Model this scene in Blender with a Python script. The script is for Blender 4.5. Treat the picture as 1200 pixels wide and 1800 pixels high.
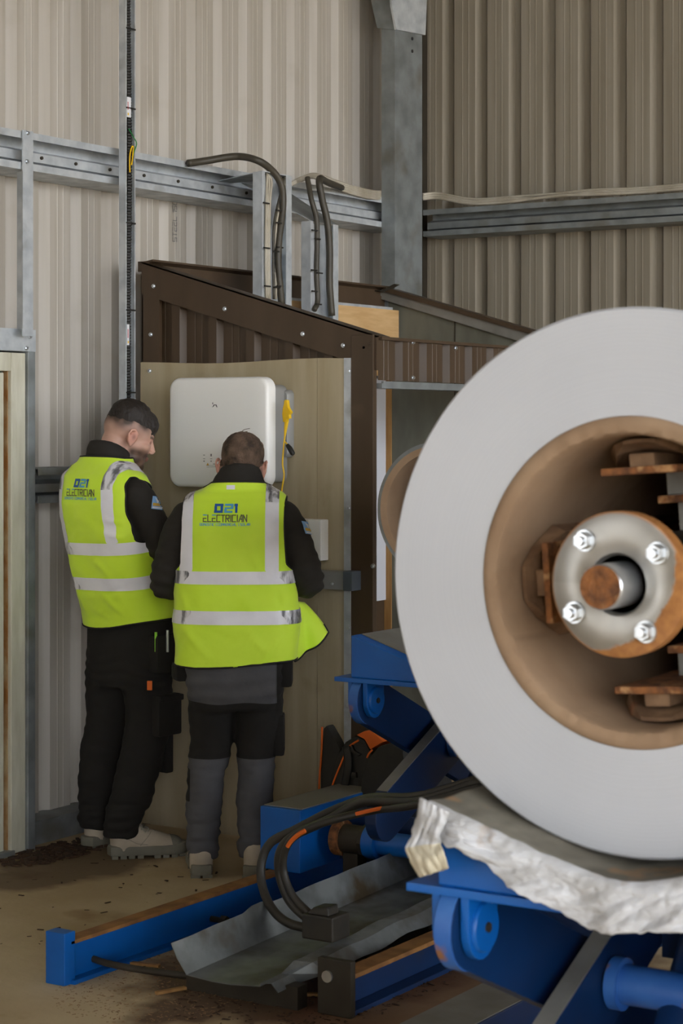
import bpy, bmesh, math, random
import numpy as np
from mathutils import Vector, Matrix, Euler, noise
from mathutils.bvhtree import BVHTree
random.seed(7)
for o in list(bpy.data.objects): bpy.data.objects.remove(o)
SC = bpy.context.scene
COL = SC.collection
PI = math.pi
# ------------------------------------------------------------------ camera
ANG = math.radians(32.7); CA = math.cos(ANG); SA = math.sin(ANG)
FPX = 3500.0; EYE = 1.68; HOR = 750.0
cd = bpy.data.cameras.new('camera'); cam = bpy.data.objects.new('camera', cd); COL.objects.link(cam)
cam.location = (0, 0, EYE); cam.rotation_euler = (PI/2, 0, ANG)
cd.sensor_width = 36; cd.lens = FPX/1800*36; cd.shift_y = -150/1800
cd.clip_start = .05; cd.clip_end = 200
cd.dof.use_dof = True; cd.dof.focus_distance = 7.6; cd.dof.aperture_fstop = 9.0
SC.camera = cam
# ------------------------------------------------------------------ light: overcast sky through the open sides of the shed
w = bpy.data.worlds.new('world'); SC.world = w; w.use_nodes = True
bg = w.node_tree.nodes['Background']
bg.inputs['Color'].default_value = (.93, .96, 1, 1); bg.inputs['Strength'].default_value = 5.0
def area(name, loc, rot, sx, sy, e, col=(1, 1, 1)):
    d = bpy.data.lights.new(name, 'AREA'); d.shape = 'RECTANGLE'; d.size = sx; d.size_y = sy; d.energy = e; d.color = col
    o = bpy.data.objects.new(name, d); COL.objects.link(o); o.location = loc; o.rotation_euler = rot
    return o
vs = SC.view_settings
vs.view_transform = 'Standard'; vs.look = 'None'; vs.gamma = 1; vs.use_curve_mapping = False
vs.exposure = 0.7

# ------------------------------------------------------------------ pixel helpers
def rdir(px, py):
    k = (px-600)/FPX
    return Vector((-SA+k*CA, CA+k*SA, -(py-HOR)/FPX))
def at_d(px, py, d): return Vector((0, 0, EYE)) + rdir(px, py)*d
def on_x(px, py, x): r = rdir(px, py); return at_d(px, py, x/r.x)
def on_y(px, py, y): r = rdir(px, py); return at_d(px, py, y/r.y)
def on_z(px, py, z): r = rdir(px, py); return at_d(px, py, (z-EYE)/r.z)
def cam2w(X, Y, z=0): return Vector((X*CA-Y*SA, X*SA+Y*CA, z))

# ------------------------------------------------------------------ materials
def lin(c): return tuple((x/12.92 if x <= .04045 else ((x+.055)/1.055)**2.4) for x in c)
def rgb(r, g, b): return lin((r/255, g/255, b/255))
def mat(name, c1, rough=.6, metal=0., c2=None, scale=8., amt=.5, stretch=(1, 1, 1), bump=0., bscale=60., bstretch=None,
        detail=4, ramp=(.35, .65), c3=None, s3=3., r3=(.55, .7), spec=.5, coat=0., sheen=0., trans=0., rvar=0.):
    m = bpy.data.materials.new(name); m.use_nodes = True
    nt = m.node_tree; b = nt.nodes['Principled BSDF']; L = nt.links.new
    b.inputs['Roughness'].default_value = rough; b.inputs['Metallic'].default_value = metal
    b.inputs['Specular IOR Level'].default_value = spec
    if sheen: b.inputs['Sheen Weight'].default_value = sheen
    b.inputs['Base Color'].default_value = (*c1, 1)
    tc = nt.nodes.new('ShaderNodeTexCoord')
    def nz(sc, st, det=detail):
        mp = nt.nodes.new('ShaderNodeMapping'); mp.inputs['Scale'].default_value = st; L(tc.outputs['Object'], mp.inputs['Vector'])
        n = nt.nodes.new('ShaderNodeTexNoise'); n.inputs['Scale'].default_value = sc; n.inputs['Detail'].default_value = det
        L(mp.outputs[0], n.inputs['Vector']); return n.outputs['Fac']
    def rmp(s, a, bb):
        r = nt.nodes.new('ShaderNodeMapRange'); r.inputs['From Min'].default_value = a; r.inputs['From Max'].default_value = bb
        L(s, r.inputs['Value']); return r.outputs[0]
    def mix(f, a, bcol, k=1.):
        x = nt.nodes.new('ShaderNodeMix'); x.data_type = 'RGBA'
        if k != 1.:
            q = nt.nodes.new('ShaderNodeMath'); q.operation = 'MULTIPLY'; q.inputs[1].default_value = k; L(f, q.inputs[0]); f = q.outputs[0]
        L(f, x.inputs[0])
        for i, v in ((6, a), (7, bcol)):
            if isinstance(v, tuple): x.inputs[i].default_value = (*v, 1)
            else: L(v, x.inputs[i])
        return x.outputs[2]
    out = None
    if c2 is not None:
        fac = rmp(nz(scale, stretch), *ramp); out = mix(fac, c1, c2, amt)
        if rvar:
            r = nt.nodes.new('ShaderNodeMapRange'); r.inputs['To Min'].default_value = rough-rvar; r.inputs['To Max'].default_value = rough+rvar
            L(fac, r.inputs['Value']); L(r.outputs[0], b.inputs['Roughness'])
    if c3 is not None:
        out = mix(rmp(nz(s3, (1, 1, 1), 6), *r3), out if out else c1, c3)
    if out: L(out, b.inputs['Base Color'])
    if bump:
        bn = nt.nodes.new('ShaderNodeBump'); bn.inputs['Strength'].default_value = bump; bn.inputs['Distance'].default_value = .01
        L(nz(bscale, bstretch or stretch, 3), bn.inputs['Height']); L(bn.outputs[0], b.inputs['Normal'])
    return m
M = {}
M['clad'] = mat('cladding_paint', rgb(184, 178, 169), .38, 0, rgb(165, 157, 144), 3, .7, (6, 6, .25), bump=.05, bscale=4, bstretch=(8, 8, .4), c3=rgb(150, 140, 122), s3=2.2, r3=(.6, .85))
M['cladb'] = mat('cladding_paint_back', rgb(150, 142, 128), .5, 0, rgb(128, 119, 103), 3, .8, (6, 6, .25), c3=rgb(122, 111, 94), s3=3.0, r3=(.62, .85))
M['galv'] = mat('galvanised_steel', rgb(208, 213, 217), .42, .35, rgb(174, 181, 188), 14, .8, c3=rgb(134, 132, 124), s3=5, r3=(.6, .8), rvar=.1)
M['galvd'] = mat('galvanised_steel_dull', rgb(150, 156, 158), .5, .45, rgb(118, 122, 122), 9, .8, c3=rgb(112, 102, 84), s3=4, r3=(.55, .8))
M['conc'] = mat('floor_concrete', rgb(206, 186, 150), .85, 0, rgb(176, 152, 114), 1.6, .8, c3=rgb(150, 120, 80), s3=2.7, r3=(.62, .78), bump=.25, bscale=30)
M['brown'] = mat('brown_coated_steel', rgb(78, 62, 46), .45, 0, rgb(66, 51, 36), 5, .7, (2, 2, .6), c3=rgb(96, 80, 62), s3=5, r3=(.66, .9))
M['board'] = mat('cement_board', rgb(184, 171, 143), .6, 0, rgb(164, 149, 118), 2.5, .8, (5, 5, .5), c3=rgb(138, 120, 86), s3=4, r3=(.62, .85), bump=.12, bscale=40)
M['ply'] = mat('plywood', rgb(214, 178, 128), .65, 0, rgb(196, 156, 104), 6, .8, (8, 1, 8))
M['stud'] = mat('timber', rgb(176, 134, 80), .7, 0, rgb(150, 108, 60), 6, .8, (6, 6, 1))
M['greyboard'] = mat('grey_board', rgb(112, 112, 100), .8, 0, rgb(92, 91, 80), 3, .8, (3, 3, 1))
M['whitep'] = mat('white_panel', rgb(205, 208, 216), .5)
M['doorp'] = mat('aged_white_paint', rgb(206, 203, 186), .55, 0, rgb(184, 180, 160), 9, .8, (3, 3, .6), c3=rgb(168, 158, 128), s3=7, r3=(.66, .85), bump=.2, bscale=18, bstretch=(3, 3, .8))
M['rustline'] = mat('rusty_seal', rgb(150, 100, 46), .8, 0, rgb(190, 170, 130), 12, .8)
M['inv'] = mat('inverter_white', rgb(242, 241, 238), .35)
M['invg'] = mat('inverter_grey', rgb(150, 150, 148), .5, .2)
M['label'] = mat('label_white', rgb(225, 226, 230), .5)
M['ink'] = mat('ink_black', rgb(32, 32, 34), .6)
M['inkgrey'] = mat('ink_grey', rgb(110, 110, 112), .6)
M['yellow'] = mat('yellow_plastic', rgb(236, 190, 20), .45)
M['lime'] = mat('lime_plastic', rgb(150, 225, 60), .5)
M['green'] = mat('green_plastic', rgb(40, 130, 70), .5)
M['red'] = mat('red_plastic', rgb(190, 60, 50), .5)
M['blackp'] = mat('black_plastic', rgb(30, 29, 27), .5)
M['rubber'] = mat('black_rubber_hose', rgb(36, 34, 30), .5, 0, rgb(58, 52, 42), 10, .6)
M['cableblk'] = mat('cable_black', rgb(60, 56, 48), .5, 0, rgb(80, 74, 62), 6, .6)
M['cablewht'] = mat('cable_grey', rgb(196, 190, 176), .55, 0, rgb(150, 140, 120), 7, .7)
M['coil'] = None
M['card'] = mat('cardboard_core', rgb(158, 132, 106), .85, 0, rgb(138, 111, 86), 6, .8, bump=.15, bscale=25, c3=rgb(118, 92, 68), s3=7, r3=(.6, .8))
M['cardedge'] = mat('cardboard_edge', rgb(190, 158, 124), .9, 0, rgb(166, 132, 98), 30, .8, bump=.4, bscale=80)
M['rust'] = mat('rusted_steel', rgb(150, 96, 52), .85, .1, rgb(88, 56, 36), 38, .95, bump=.5, bscale=90, c3=rgb(190, 146, 100), s3=30, r3=(.57, .7))
M['rustd'] = mat('dusty_rusted_steel', rgb(138, 108, 80), .85, 0, rgb(98, 72, 50), 22, .9, bump=.3, bscale=40, c3=rgb(128, 74, 40), s3=9, r3=(.6, .72))
M['flange'] = mat('machined_steel_rusting', rgb(190, 188, 184), .33, .85, rgb(160, 158, 152), 6, .6, c3=rgb(150, 100, 58), s3=6, r3=(.6, .66))
M['bolt'] = mat('zinc_bolt', rgb(214, 218, 222), .28, .9, rgb(180, 184, 190), 20, .5)
M['blue'] = mat('blue_machine_paint', rgb(2, 94, 178), .42, 0, rgb(2, 80, 156), 7, .6, c3=rgb(70, 78, 92), s3=11, r3=(.7, .8))
M['bluew'] = mat('worn_blue_paint', rgb(60, 112, 182), .5, 0, rgb(24, 80, 160), 7, .9, c3=rgb(134, 92, 60), s3=12, r3=(.6, .66))
M['blueshade'] = mat('shaded_blue_machine_paint', rgb(2, 42, 88), .45, 0, rgb(2, 31, 68), 6, .6, c3=rgb(40, 44, 56), s3=6, r3=(.66, .8))  # machine blue darkened for parts in shade; the shade is in the colour
M['greyst'] = mat('dusty_and_skylit_steel', rgb(140, 138, 132), .6, .2, rgb(116, 112, 104), 8, .7)
M['cloth'] = mat('dirty_white_cloth', rgb(210, 212, 217), .9, 0, rgb(166, 164, 162), 14, .8, (1, 1, 2), c3=rgb(166, 132, 88), s3=11, r3=(.6, .72), bump=.7, bscale=22)
M['dirtcloth'] = mat('grimy_cloth', rgb(136, 131, 118), .9, 0, rgb(92, 87, 76), 8, .8, c3=rgb(150, 118, 84), s3=9, r3=(.62, .75), bump=.2, bscale=25)
M['cream'] = mat('cream_rag', rgb(204, 196, 174), .9, 0, rgb(170, 160, 136), 12, .8, c3=rgb(150, 132, 100), s3=14, r3=(.6, .75), bump=.6, bscale=24)
M['dust'] = mat('sawdust', rgb(164, 130, 92), .95, 0, rgb(126, 92, 60), 20, .8)
M['dirt'] = mat('dark_dirt', rgb(74, 52, 34), .95, 0, rgb(52, 36, 24), 30, .8, bump=.5, bscale=60)
M['railrust'] = mat('rail_top_rust', rgb(158, 112, 62), .7, .2, rgb(116, 78, 42), 14, .9)
M['darkst'] = mat('dark_steel', rgb(62, 56, 46), .6, .3, rgb(48, 42, 34), 9, .7)
M['bag'] = mat('bag_fabric', rgb(44, 43, 40), .75, 0, rgb(36, 35, 33), 30, .6, bump=.15, bscale=120)
M['orange'] = mat('orange_fabric', rgb(224, 104, 26), .65)
M['hivis'] = mat('hi_vis_fabric', rgb(222, 255, 66), .65, 0, rgb(206, 246, 40), 5, .5, bump=.5, bscale=9, sheen=.2)
M['hivisd'] = M['hivis']
M['refl'] = mat('reflective_tape', rgb(246, 246, 252), .4, .0, rgb(230, 230, 238), 7, .7, bump=.3, bscale=14)
M['reflc'] = mat('creased_reflective_tape', rgb(236, 236, 242), .35, .15, rgb(96, 96, 102), 16, .95, (2.4, 1, .7), ramp=(.46, .6), bump=.6, bscale=26)
M['softshell'] = mat('black_softshell', rgb(38, 34, 29), .85, 0, rgb(30, 27, 23), 12, .6, bump=.3, bscale=14)
M['trblack'] = mat('black_work_trousers', rgb(27, 25, 23), .9, 0, rgb(19, 18, 17), 9, .6, bump=.6, bscale=14)
M['trgrey'] = mat('grey_work_trousers', rgb(84, 84, 88), .85, 0, rgb(70, 70, 74), 9, .6, bump=.6, bscale=14)
M['binding'] = mat('black_binding', rgb(24, 24, 24), .7)
M['boot'] = mat('grey_suede_boot', rgb(190, 178, 160), .85, 0, rgb(168, 156, 138), 12, .7, bump=.15, bscale=60)
M['sole'] = mat('grey_rubber_sole', rgb(128, 126, 114), .75, 0, rgb(108, 106, 94), 14, .7)
M['lace'] = mat('boot_lace', rgb(150, 144, 130), .8)
M['logoblue'] = mat('print_dark_blue', rgb(36, 92, 168), .6)
M['logocyan'] = mat('print_light_blue', rgb(92, 172, 214), .6)
M['logogrey'] = mat('print_grey', rgb(92, 96, 74), .6)
M['gold'] = mat('print_gold', rgb(206, 166, 70), .6)
M['patch'] = mat('patch_blue', rgb(136, 180, 226), .6)
M['hairL'] = mat('dark_brown_hair', rgb(36, 27, 20), .65, 0, rgb(24, 17, 12), 40, .8, (1, 1, .5), bump=.5, bscale=90)
M['hairR'] = mat('short_brown_hair', rgb(112, 90, 74), .8, 0, rgb(54, 41, 30), 26, .95, bump=.8, bscale=140)
M['roofd'] = mat('dark_roof_lining', rgb(96, 92, 84), .8)
M['galvs'] = mat('grimy_galvanised_sheet', rgb(134, 138, 138), .45, .5, rgb(92, 94, 92), 9, .8, c3=rgb(84, 72, 52), s3=5, r3=(.55, .7))
def mat_attr(name, rough=.55, bump=0.):
    m = bpy.data.materials.new(name); m.use_nodes = True; nt = m.node_tree; b = nt.nodes['Principled BSDF']
    a = nt.nodes.new('ShaderNodeAttribute'); a.attribute_name = 'Col'; nt.links.new(a.outputs['Color'], b.inputs['Base Color'])
    b.inputs['Roughness'].default_value = rough; b.inputs['Subsurface Weight'].default_value = .05
    b.inputs['Subsurface Radius'].default_value = (.01, .004, .002)
    return m
M['lid'] = mat('eyelid', rgb(158, 114, 98), .6)
M['skin'] = mat_attr('skin', .5)
def coil_mat():
    m = bpy.data.materials.new('painted_coil_edge'); m.use_nodes = True; nt = m.node_tree; L = nt.links.new; b = nt.nodes['Principled BSDF']
    tc = nt.nodes.new('ShaderNodeTexCoord'); sx = nt.nodes.new('ShaderNodeSeparateXYZ'); L(tc.outputs['Object'], sx.inputs[0])
    cx = nt.nodes.new('ShaderNodeCombineXYZ'); L(sx.outputs[0], cx.inputs[0]); L(sx.outputs[2], cx.inputs[1])
    ln = nt.nodes.new('ShaderNodeVectorMath'); ln.operation = 'LENGTH'; L(cx.outputs[0], ln.inputs[0])
    n = nt.nodes.new('ShaderNodeTexNoise'); n.noise_dimensions = '1D'; n.inputs['Scale'].default_value = 420; n.inputs['Detail'].default_value = 3
    L(ln.outputs['Value'], n.inputs['W'])
    n2 = nt.nodes.new('ShaderNodeTexNoise'); n2.inputs['Scale'].default_value = 3; L(tc.outputs['Object'], n2.inputs['Vector'])
    a = nt.nodes.new('ShaderNodeMath'); a.operation = 'MULTIPLY_ADD'; a.inputs[1].default_value = .6; L(n.outputs['Fac'], a.inputs[0]); L(n2.outputs['Fac'], a.inputs[2])
    mx = nt.nodes.new('ShaderNodeMix'); mx.data_type = 'RGBA'; mx.inputs[6].default_value = (*rgb(206, 208, 213), 1); mx.inputs[7].default_value = (*rgb(186, 189, 195), 1)
    L(a.outputs[0], mx.inputs[0]); L(mx.outputs[2], b.inputs['Base Color'])
    bn = nt.nodes.new('ShaderNodeBump'); bn.inputs['Strength'].default_value = .08; bn.inputs['Distance'].default_value = .003
    L(n.outputs['Fac'], bn.inputs['Height']); L(bn.outputs[0], b.inputs['Normal'])
    b.inputs['Roughness'].default_value = .5; b.inputs['Metallic'].default_value = .1
    return m
M['coil'] = coil_mat()

# ------------------------------------------------------------------ geometry kit
class MB:
    def __init__(s): s.v = []; s.f = []
    def add(s, vs, fs):
        n = len(s.v); s.v += [Vector(v) for v in vs]; s.f += [tuple(i+n for i in f) for f in fs]; return s
    def box(s, lo, hi):
        (a, b, c), (d, e, f) = lo, hi
        return s.add([(a,b,c),(d,b,c),(d,e,c),(a,e,c),(a,b,f),(d,b,f),(d,e,f),(a,e,f)],
                     [(0,3,2,1),(4,5,6,7),(0,1,5,4),(1,2,6,5),(2,3,7,6),(3,0,4,7)])
    def prism(s, pts, ext):
        n = len(pts); e = Vector(ext); p = [Vector(q) for q in pts]
        nrm = Vector((0, 0, 0))
        for i in range(n): nrm += p[i].cross(p[(i+1) % n])
        if nrm.dot(e) > 0: p = p[::-1]
        return s.add(p+[q+e for q in p], [tuple(range(n)), tuple(range(2*n-1, n-1, -1))]+[(i, i+n, (i+1) % n+n, (i+1) % n) for i in range(n)])
    def tube(s, path, r, seg=10, cap=True):
        v, f = tube_arr(path, r, seg, cap); return s.add(v, f)
    def cyl(s, a, b, r, seg=20, r2=None): return s.tube([a, b], [r, r if r2 is None else r2], seg)
    def lathe(s, prof, c, axis='y', seg=64, closed=True):
        # prof: list of (radius, along)
        n = len(prof); vs = []
        for i in range(seg):
            t = 2*PI*i/seg; co, si = math.cos(t), math.sin(t)
            for r, h in prof:
                if axis == 'y': vs.append((c[0]+r*co, c[1]+h, c[2]+r*si))
                elif axis == 'z': vs.append((c[0]+r*co, c[1]+r*si, c[2]+h))
                else: vs.append((c[0]+h, c[1]+r*co, c[2]+r*si))
        fs = []
        for i in range(seg):
            j = (i+1) % seg
            for k in range(n if closed else n-1):
                l = (k+1) % n
                fs.append((i*n+k, i*n+l, j*n+l, j*n+k))
        return s.add(vs, fs)
    def build(s, name, m, parent=None, smooth=False, bevel=0, local=False, origin=None, solid=0, fix=True):
        return mk(name, s.v, s.f, m, parent, smooth, bevel, local, origin, solid, fix)
def frames(path):
    P = [Vector(p) for p in path]; n = len(P); T = []
    for i in range(n):
        t = P[min(i+1, n-1)]-P[max(i-1, 0)]
        T.append(t.normalized() if t.length > 1e-9 else Vector((0, 0, 1)))
    a = Vector((0, 0, 1)) if abs(T[0].z) < .9 else Vector((0, 1, 0))
    u = (a-T[0]*a.dot(T[0])).normalized(); U = []
    for i in range(n):
        u = (u-T[i]*u.dot(T[i])); u = u.normalized() if u.length > 1e-6 else T[i].orthogonal().normalized()
        U.append(u)
    return P, T, U
def tube_arr(path, r, seg=10, cap=True, ref=None):
    P, T, U = frames(path); n = len(P)
    rr = r if isinstance(r, (list, tuple)) else [r]*n
    vs = []; fs = []
    for i in range(n):
        ra, rb = rr[i] if isinstance(rr[i], (list, tuple)) else (rr[i], rr[i])
        u = U[i]; v = T[i].cross(u)
        if ref is not None:
            u = (Vector(ref)-T[i]*Vector(ref).dot(T[i])).normalized(); v = T[i].cross(u)
        for k in range(seg):
            t = 2*PI*k/seg; vs.append(P[i]+u*(ra*math.cos(t))+v*(rb*math.sin(t)))
    for i in range(n-1):
        for k in range(seg):
            l = (k+1) % seg; fs.append((i*seg+k, i*seg+l, (i+1)*seg+l, (i+1)*seg+k))
    if cap:
        fs.append(tuple(range(seg-1, -1, -1))); fs.append(tuple(range((n-1)*seg, n*seg)))
    return vs, fs
def ell_arr(c, r, rot=None, seg=20, rings=12):
    R = Euler(rot).to_matrix() if rot else Matrix.Identity(3); c = Vector(c); vs = []; fs = []
    for i in range(1, rings):
        ph = PI*i/rings
        for k in range(seg):
            t = 2*PI*k/seg; vs.append(c+R@Vector((r[0]*math.sin(ph)*math.cos(t), r[1]*math.sin(ph)*math.sin(t), r[2]*math.cos(ph))))
    for i in range(rings-2):
        for k in range(seg):
            l = (k+1) % seg; fs.append((i*seg+k, (i+1)*seg+k, (i+1)*seg+l, i*seg+l))
    t = len(vs); vs += [c+R@Vector((0, 0, r[2])), c-R@Vector((0, 0, r[2]))]
    for k in range(seg):
        l = (k+1) % seg; fs.append((t, k, l)); fs.append((t+1, (rings-2)*seg+l, (rings-2)*seg+k))
    return vs, fs
ORG = {}
def empty(name, loc, label, cat, group=None, kind=None, rotz=0, local=False):
    o = bpy.data.objects.new(name, None); COL.objects.link(o); o.location = loc; o.rotation_euler = (0, 0, rotz)
    o.empty_display_size = .1
    ORG[o.name] = Vector((0, 0, 0)) if local else Vector(loc)
    return tag(o, label, cat, group, kind)
def tag(o, label=None, cat=None, group=None, kind=None):
    if label: o['label'] = label
    if cat: o['category'] = cat
    if group: o['group'] = group
    if kind: o['kind'] = kind
    return o
def mk(name, vs, fs, m, parent=None, smooth=False, bevel=0, local=False, origin=None, solid=0, fix=True):
    vs = [Vector(v) for v in vs]
    if parent is not None:
        og = ORG[parent.name]
    else:
        if origin is None:
            a = np.array([tuple(v) for v in vs]); lo = a.min(0); hi = a.max(0)
            origin = ((lo[0]+hi[0])/2, (lo[1]+hi[1])/2, lo[2])
        og = Vector(origin)
    me = bpy.data.meshes.new(name); me.from_pydata([tuple(v-og) for v in vs], [], fs)
    if fix:
        bm = bmesh.new(); bm.from_mesh(me); bmesh.ops.recalc_face_normals(bm, faces=bm.faces[:])
        if bevel: bmesh.ops.bevel(bm, geom=bm.edges[:], offset=bevel, segments=2, affect='EDGES', profile=.6, clamp_overlap=True)
        bm.to_mesh(me); bm.free()
    me.update()
    o = bpy.data.objects.new(name, me); COL.objects.link(o)
    if m is not None: me.materials.append(m)
    if parent is not None: o.parent = parent
    else: o.location = og
    ORG[o.name] = og if parent is None else ORG[parent.name]
    if smooth:
        me.polygons.foreach_set('use_smooth', [True]*len(me.polygons))
        if smooth != 'all': me.set_sharp_from_angle(angle=math.radians(40))
    if solid:
        sm = o.modifiers.new('solid', 'SOLIDIFY'); sm.thickness = solid; sm.offset = 0
    return o
def copy_tree(o, delta, parent=None):
    c = o.copy(); COL.objects.link(c); c.parent = parent
    if parent is None: c.location = o.location+Vector(delta)
    for ch in [x for x in o.children]: copy_tree(ch, delta, c)
    return c
def spline(pts, n=8):
    P = [Vector(p) for p in pts]; Q = [P[0]*2-P[1]]+P+[P[-1]*2-P[-2]]; out = []
    for i in range(1, len(Q)-2):
        a, b, c, d = Q[i-1], Q[i], Q[i+1], Q[i+2]
        for k in range(n):
            t = k/n; out.append(.5*((2*b)+(c-a)*t+(2*a-5*b+4*c-d)*t*t+(3*b-a-3*c+d)*t**3))
    out.append(P[-1]); return out
def interp(keys, z):
    # keys: sorted list of (z, a, b, ...); smooth (catmull) interpolation
    ks = keys
    if z <= ks[0][0]: return ks[0][1:]
    if z >= ks[-1][0]: return ks[-1][1:]
    for i in range(len(ks)-1):
        if ks[i][0] <= z <= ks[i+1][0]:
            t = (z-ks[i][0])/(ks[i+1][0]-ks[i][0]); t2 = t*t*(3-2*t)*.5+t*.5
            return tuple(a+(b-a)*t2 for a, b in zip(ks[i][1:], ks[i+1][1:]))
def screw(parent, p, nrm='y', r=.008):
    mb = MB(); d = {'y': Vector((0, -1, 0)), 'x': Vector((1, 0, 0))}[nrm]
    p = Vector(p); mb.cyl(p+d*-.004, p+d*.003, r*1.5, 12); mb.cyl(p+d*.003, p+d*.009, r, 6)
    return mb.build('screw', M['bolt'], parent)

# organic helpers -----------------------------------------------------------
def blob(parts, voxel, smooth=4):
    vs = []; fs = []
    for v, f in parts:
        n = len(vs); vs += [tuple(x) for x in v]; fs += [tuple(i+n for i in q) for q in f]
    me = bpy.data.meshes.new('tmp'); me.from_pydata(vs, [], fs)
    bm = bmesh.new(); bm.from_mesh(me); bmesh.ops.recalc_face_normals(bm, faces=bm.faces[:]); bm.to_mesh(me); bm.free()
    o = bpy.data.objects.new('tmp', me); COL.objects.link(o)
    md = o.modifiers.new('r', 'REMESH'); md.mode = 'VOXEL'; md.voxel_size = voxel
    dg = bpy.context.evaluated_depsgraph_get(); dg.update()
    ev = o.evaluated_get(dg); m2 = ev.to_mesh()
    V = np.empty(len(m2.vertices)*3); m2.vertices.foreach_get('co', V); V = V.reshape(-1, 3)
    m2.calc_loop_triangles()
    F = np.empty(len(m2.loop_triangles)*3, dtype=np.int64); m2.loop_triangles.foreach_get('vertices', F); F = F.reshape(-1, 3)
    ev.to_mesh_clear(); bpy.data.objects.remove(o); bpy.data.meshes.remove(me)
    return lap(V, F, smooth), F
def lap(V, F, it, k=.5):
    E = np.concatenate([F[:, [0, 1]], F[:, [1, 2]], F[:, [2, 0]]]); n = len(V)
    E = np.concatenate([E, E[:, ::-1]]); E = np.unique(E, axis=0)
    deg = np.bincount(E[:, 0], minlength=n)[:, None].astype(float); deg[deg == 0] = 1
    for i in range(it):
        S = np.stack([np.bincount(E[:, 0], weights=V[E[:, 1], c], minlength=n) for c in range(3)], 1)
        kk = k if i % 2 == 0 else -k*.95 if it > 6 else k
        V = V+kk*(S/deg-V)
    return V
def vnorm(V, F):
    N = np.cross(V[F[:, 1]]-V[F[:, 0]], V[F[:, 2]]-V[F[:, 0]]); R = np.zeros_like(V)
    for c in range(3): np.add.at(R, F[:, c], N)
    l = np.linalg.norm(R, axis=1, keepdims=True); l[l == 0] = 1
    return R/l
def clip(V, F, field):
    """keep the part of a triangle mesh where field(V) > 0, cut exactly along the zero line"""
    g = field(V) if callable(field) else field
    V = [tuple(v) for v in V]; out = []; cut = {}
    def mid(a, b):
        k = (a, b) if a < b else (b, a)
        if k not in cut:
            t = g[a]/(g[a]-g[b]); cut[k] = len(V); V.append(tuple(V[a][i]+(V[b][i]-V[a][i])*t for i in range(3)))
        return cut[k]
    for t in F:
        s = [g[i] > 0 for i in t]; n = sum(s)
        if n == 3: out.append(tuple(t))
        elif n == 1:
            i = s.index(True); a, b, c = t[i], t[(i+1) % 3], t[(i+2) % 3]; out.append((a, mid(a, b), mid(a, c)))
        elif n == 2:
            i = s.index(False); a, b, c = t[i], t[(i+1) % 3], t[(i+2) % 3]; x, y = mid(a, b), mid(a, c)
            out.append((x, b, c)); out.append((x, c, y))
    V = np.array(V); F = np.array(out, dtype=np.int64).reshape(-1, 3)
    used, inv = np.unique(F, return_inverse=True)
    return V[used], inv.reshape(-1, 3)
def nz3(V, s, seed=0., st=(1, 1, 1)):
    return np.array([noise.noise(Vector((v[0]*s*st[0]+seed, v[1]*s*st[1]+seed*1.7, v[2]*s*st[2]-seed))) for v in V])
def org(name, V, F, m, parent, solid=0, smooth='all'):
    o = mk(name, V.tolist() if hasattr(V, 'tolist') else V, F.tolist() if hasattr(F, 'tolist') else F, m, parent, smooth=False, fix=False)
    o.data.polygons.foreach_set('use_smooth', [True]*len(o.data.polygons))
    if solid:
        sm = o.modifiers.new('solid', 'SOLIDIFY'); sm.thickness = solid; sm.offset = -1
    return o
def boundary_loops(F):
    cnt = {}
    for a, b, c in F:
        for e in ((a, b), (b, c), (c, a)): cnt[e] = 1
    nx = {a: b for (a, b) in cnt if (b, a) not in cnt}
    loops = []
    while nx:
        s = next(iter(nx)); lp = [s]; n = nx.pop(s)
        while n != s and n in nx: lp.append(n); n = nx.pop(n)
        loops.append((lp, n == s))
    return loops

def islands(V, F):
    """connected pieces of a triangle mesh, specks dropped"""
    lab = np.arange(len(V))
    while True:
        m = lab[F].min(1); old = lab.copy()
        for c in range(3): np.minimum.at(lab, F[:, c], m)
        lab = lab[lab]
        if (lab == old).all(): break
    fl_ = lab[F[:, 0]]
    for k in np.unique(fl_):
        f = F[fl_ == k]
        if len(f) < 12: continue
        u, inv = np.unique(f, return_inverse=True); yield V[u], inv.reshape(-1, 3)
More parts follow.
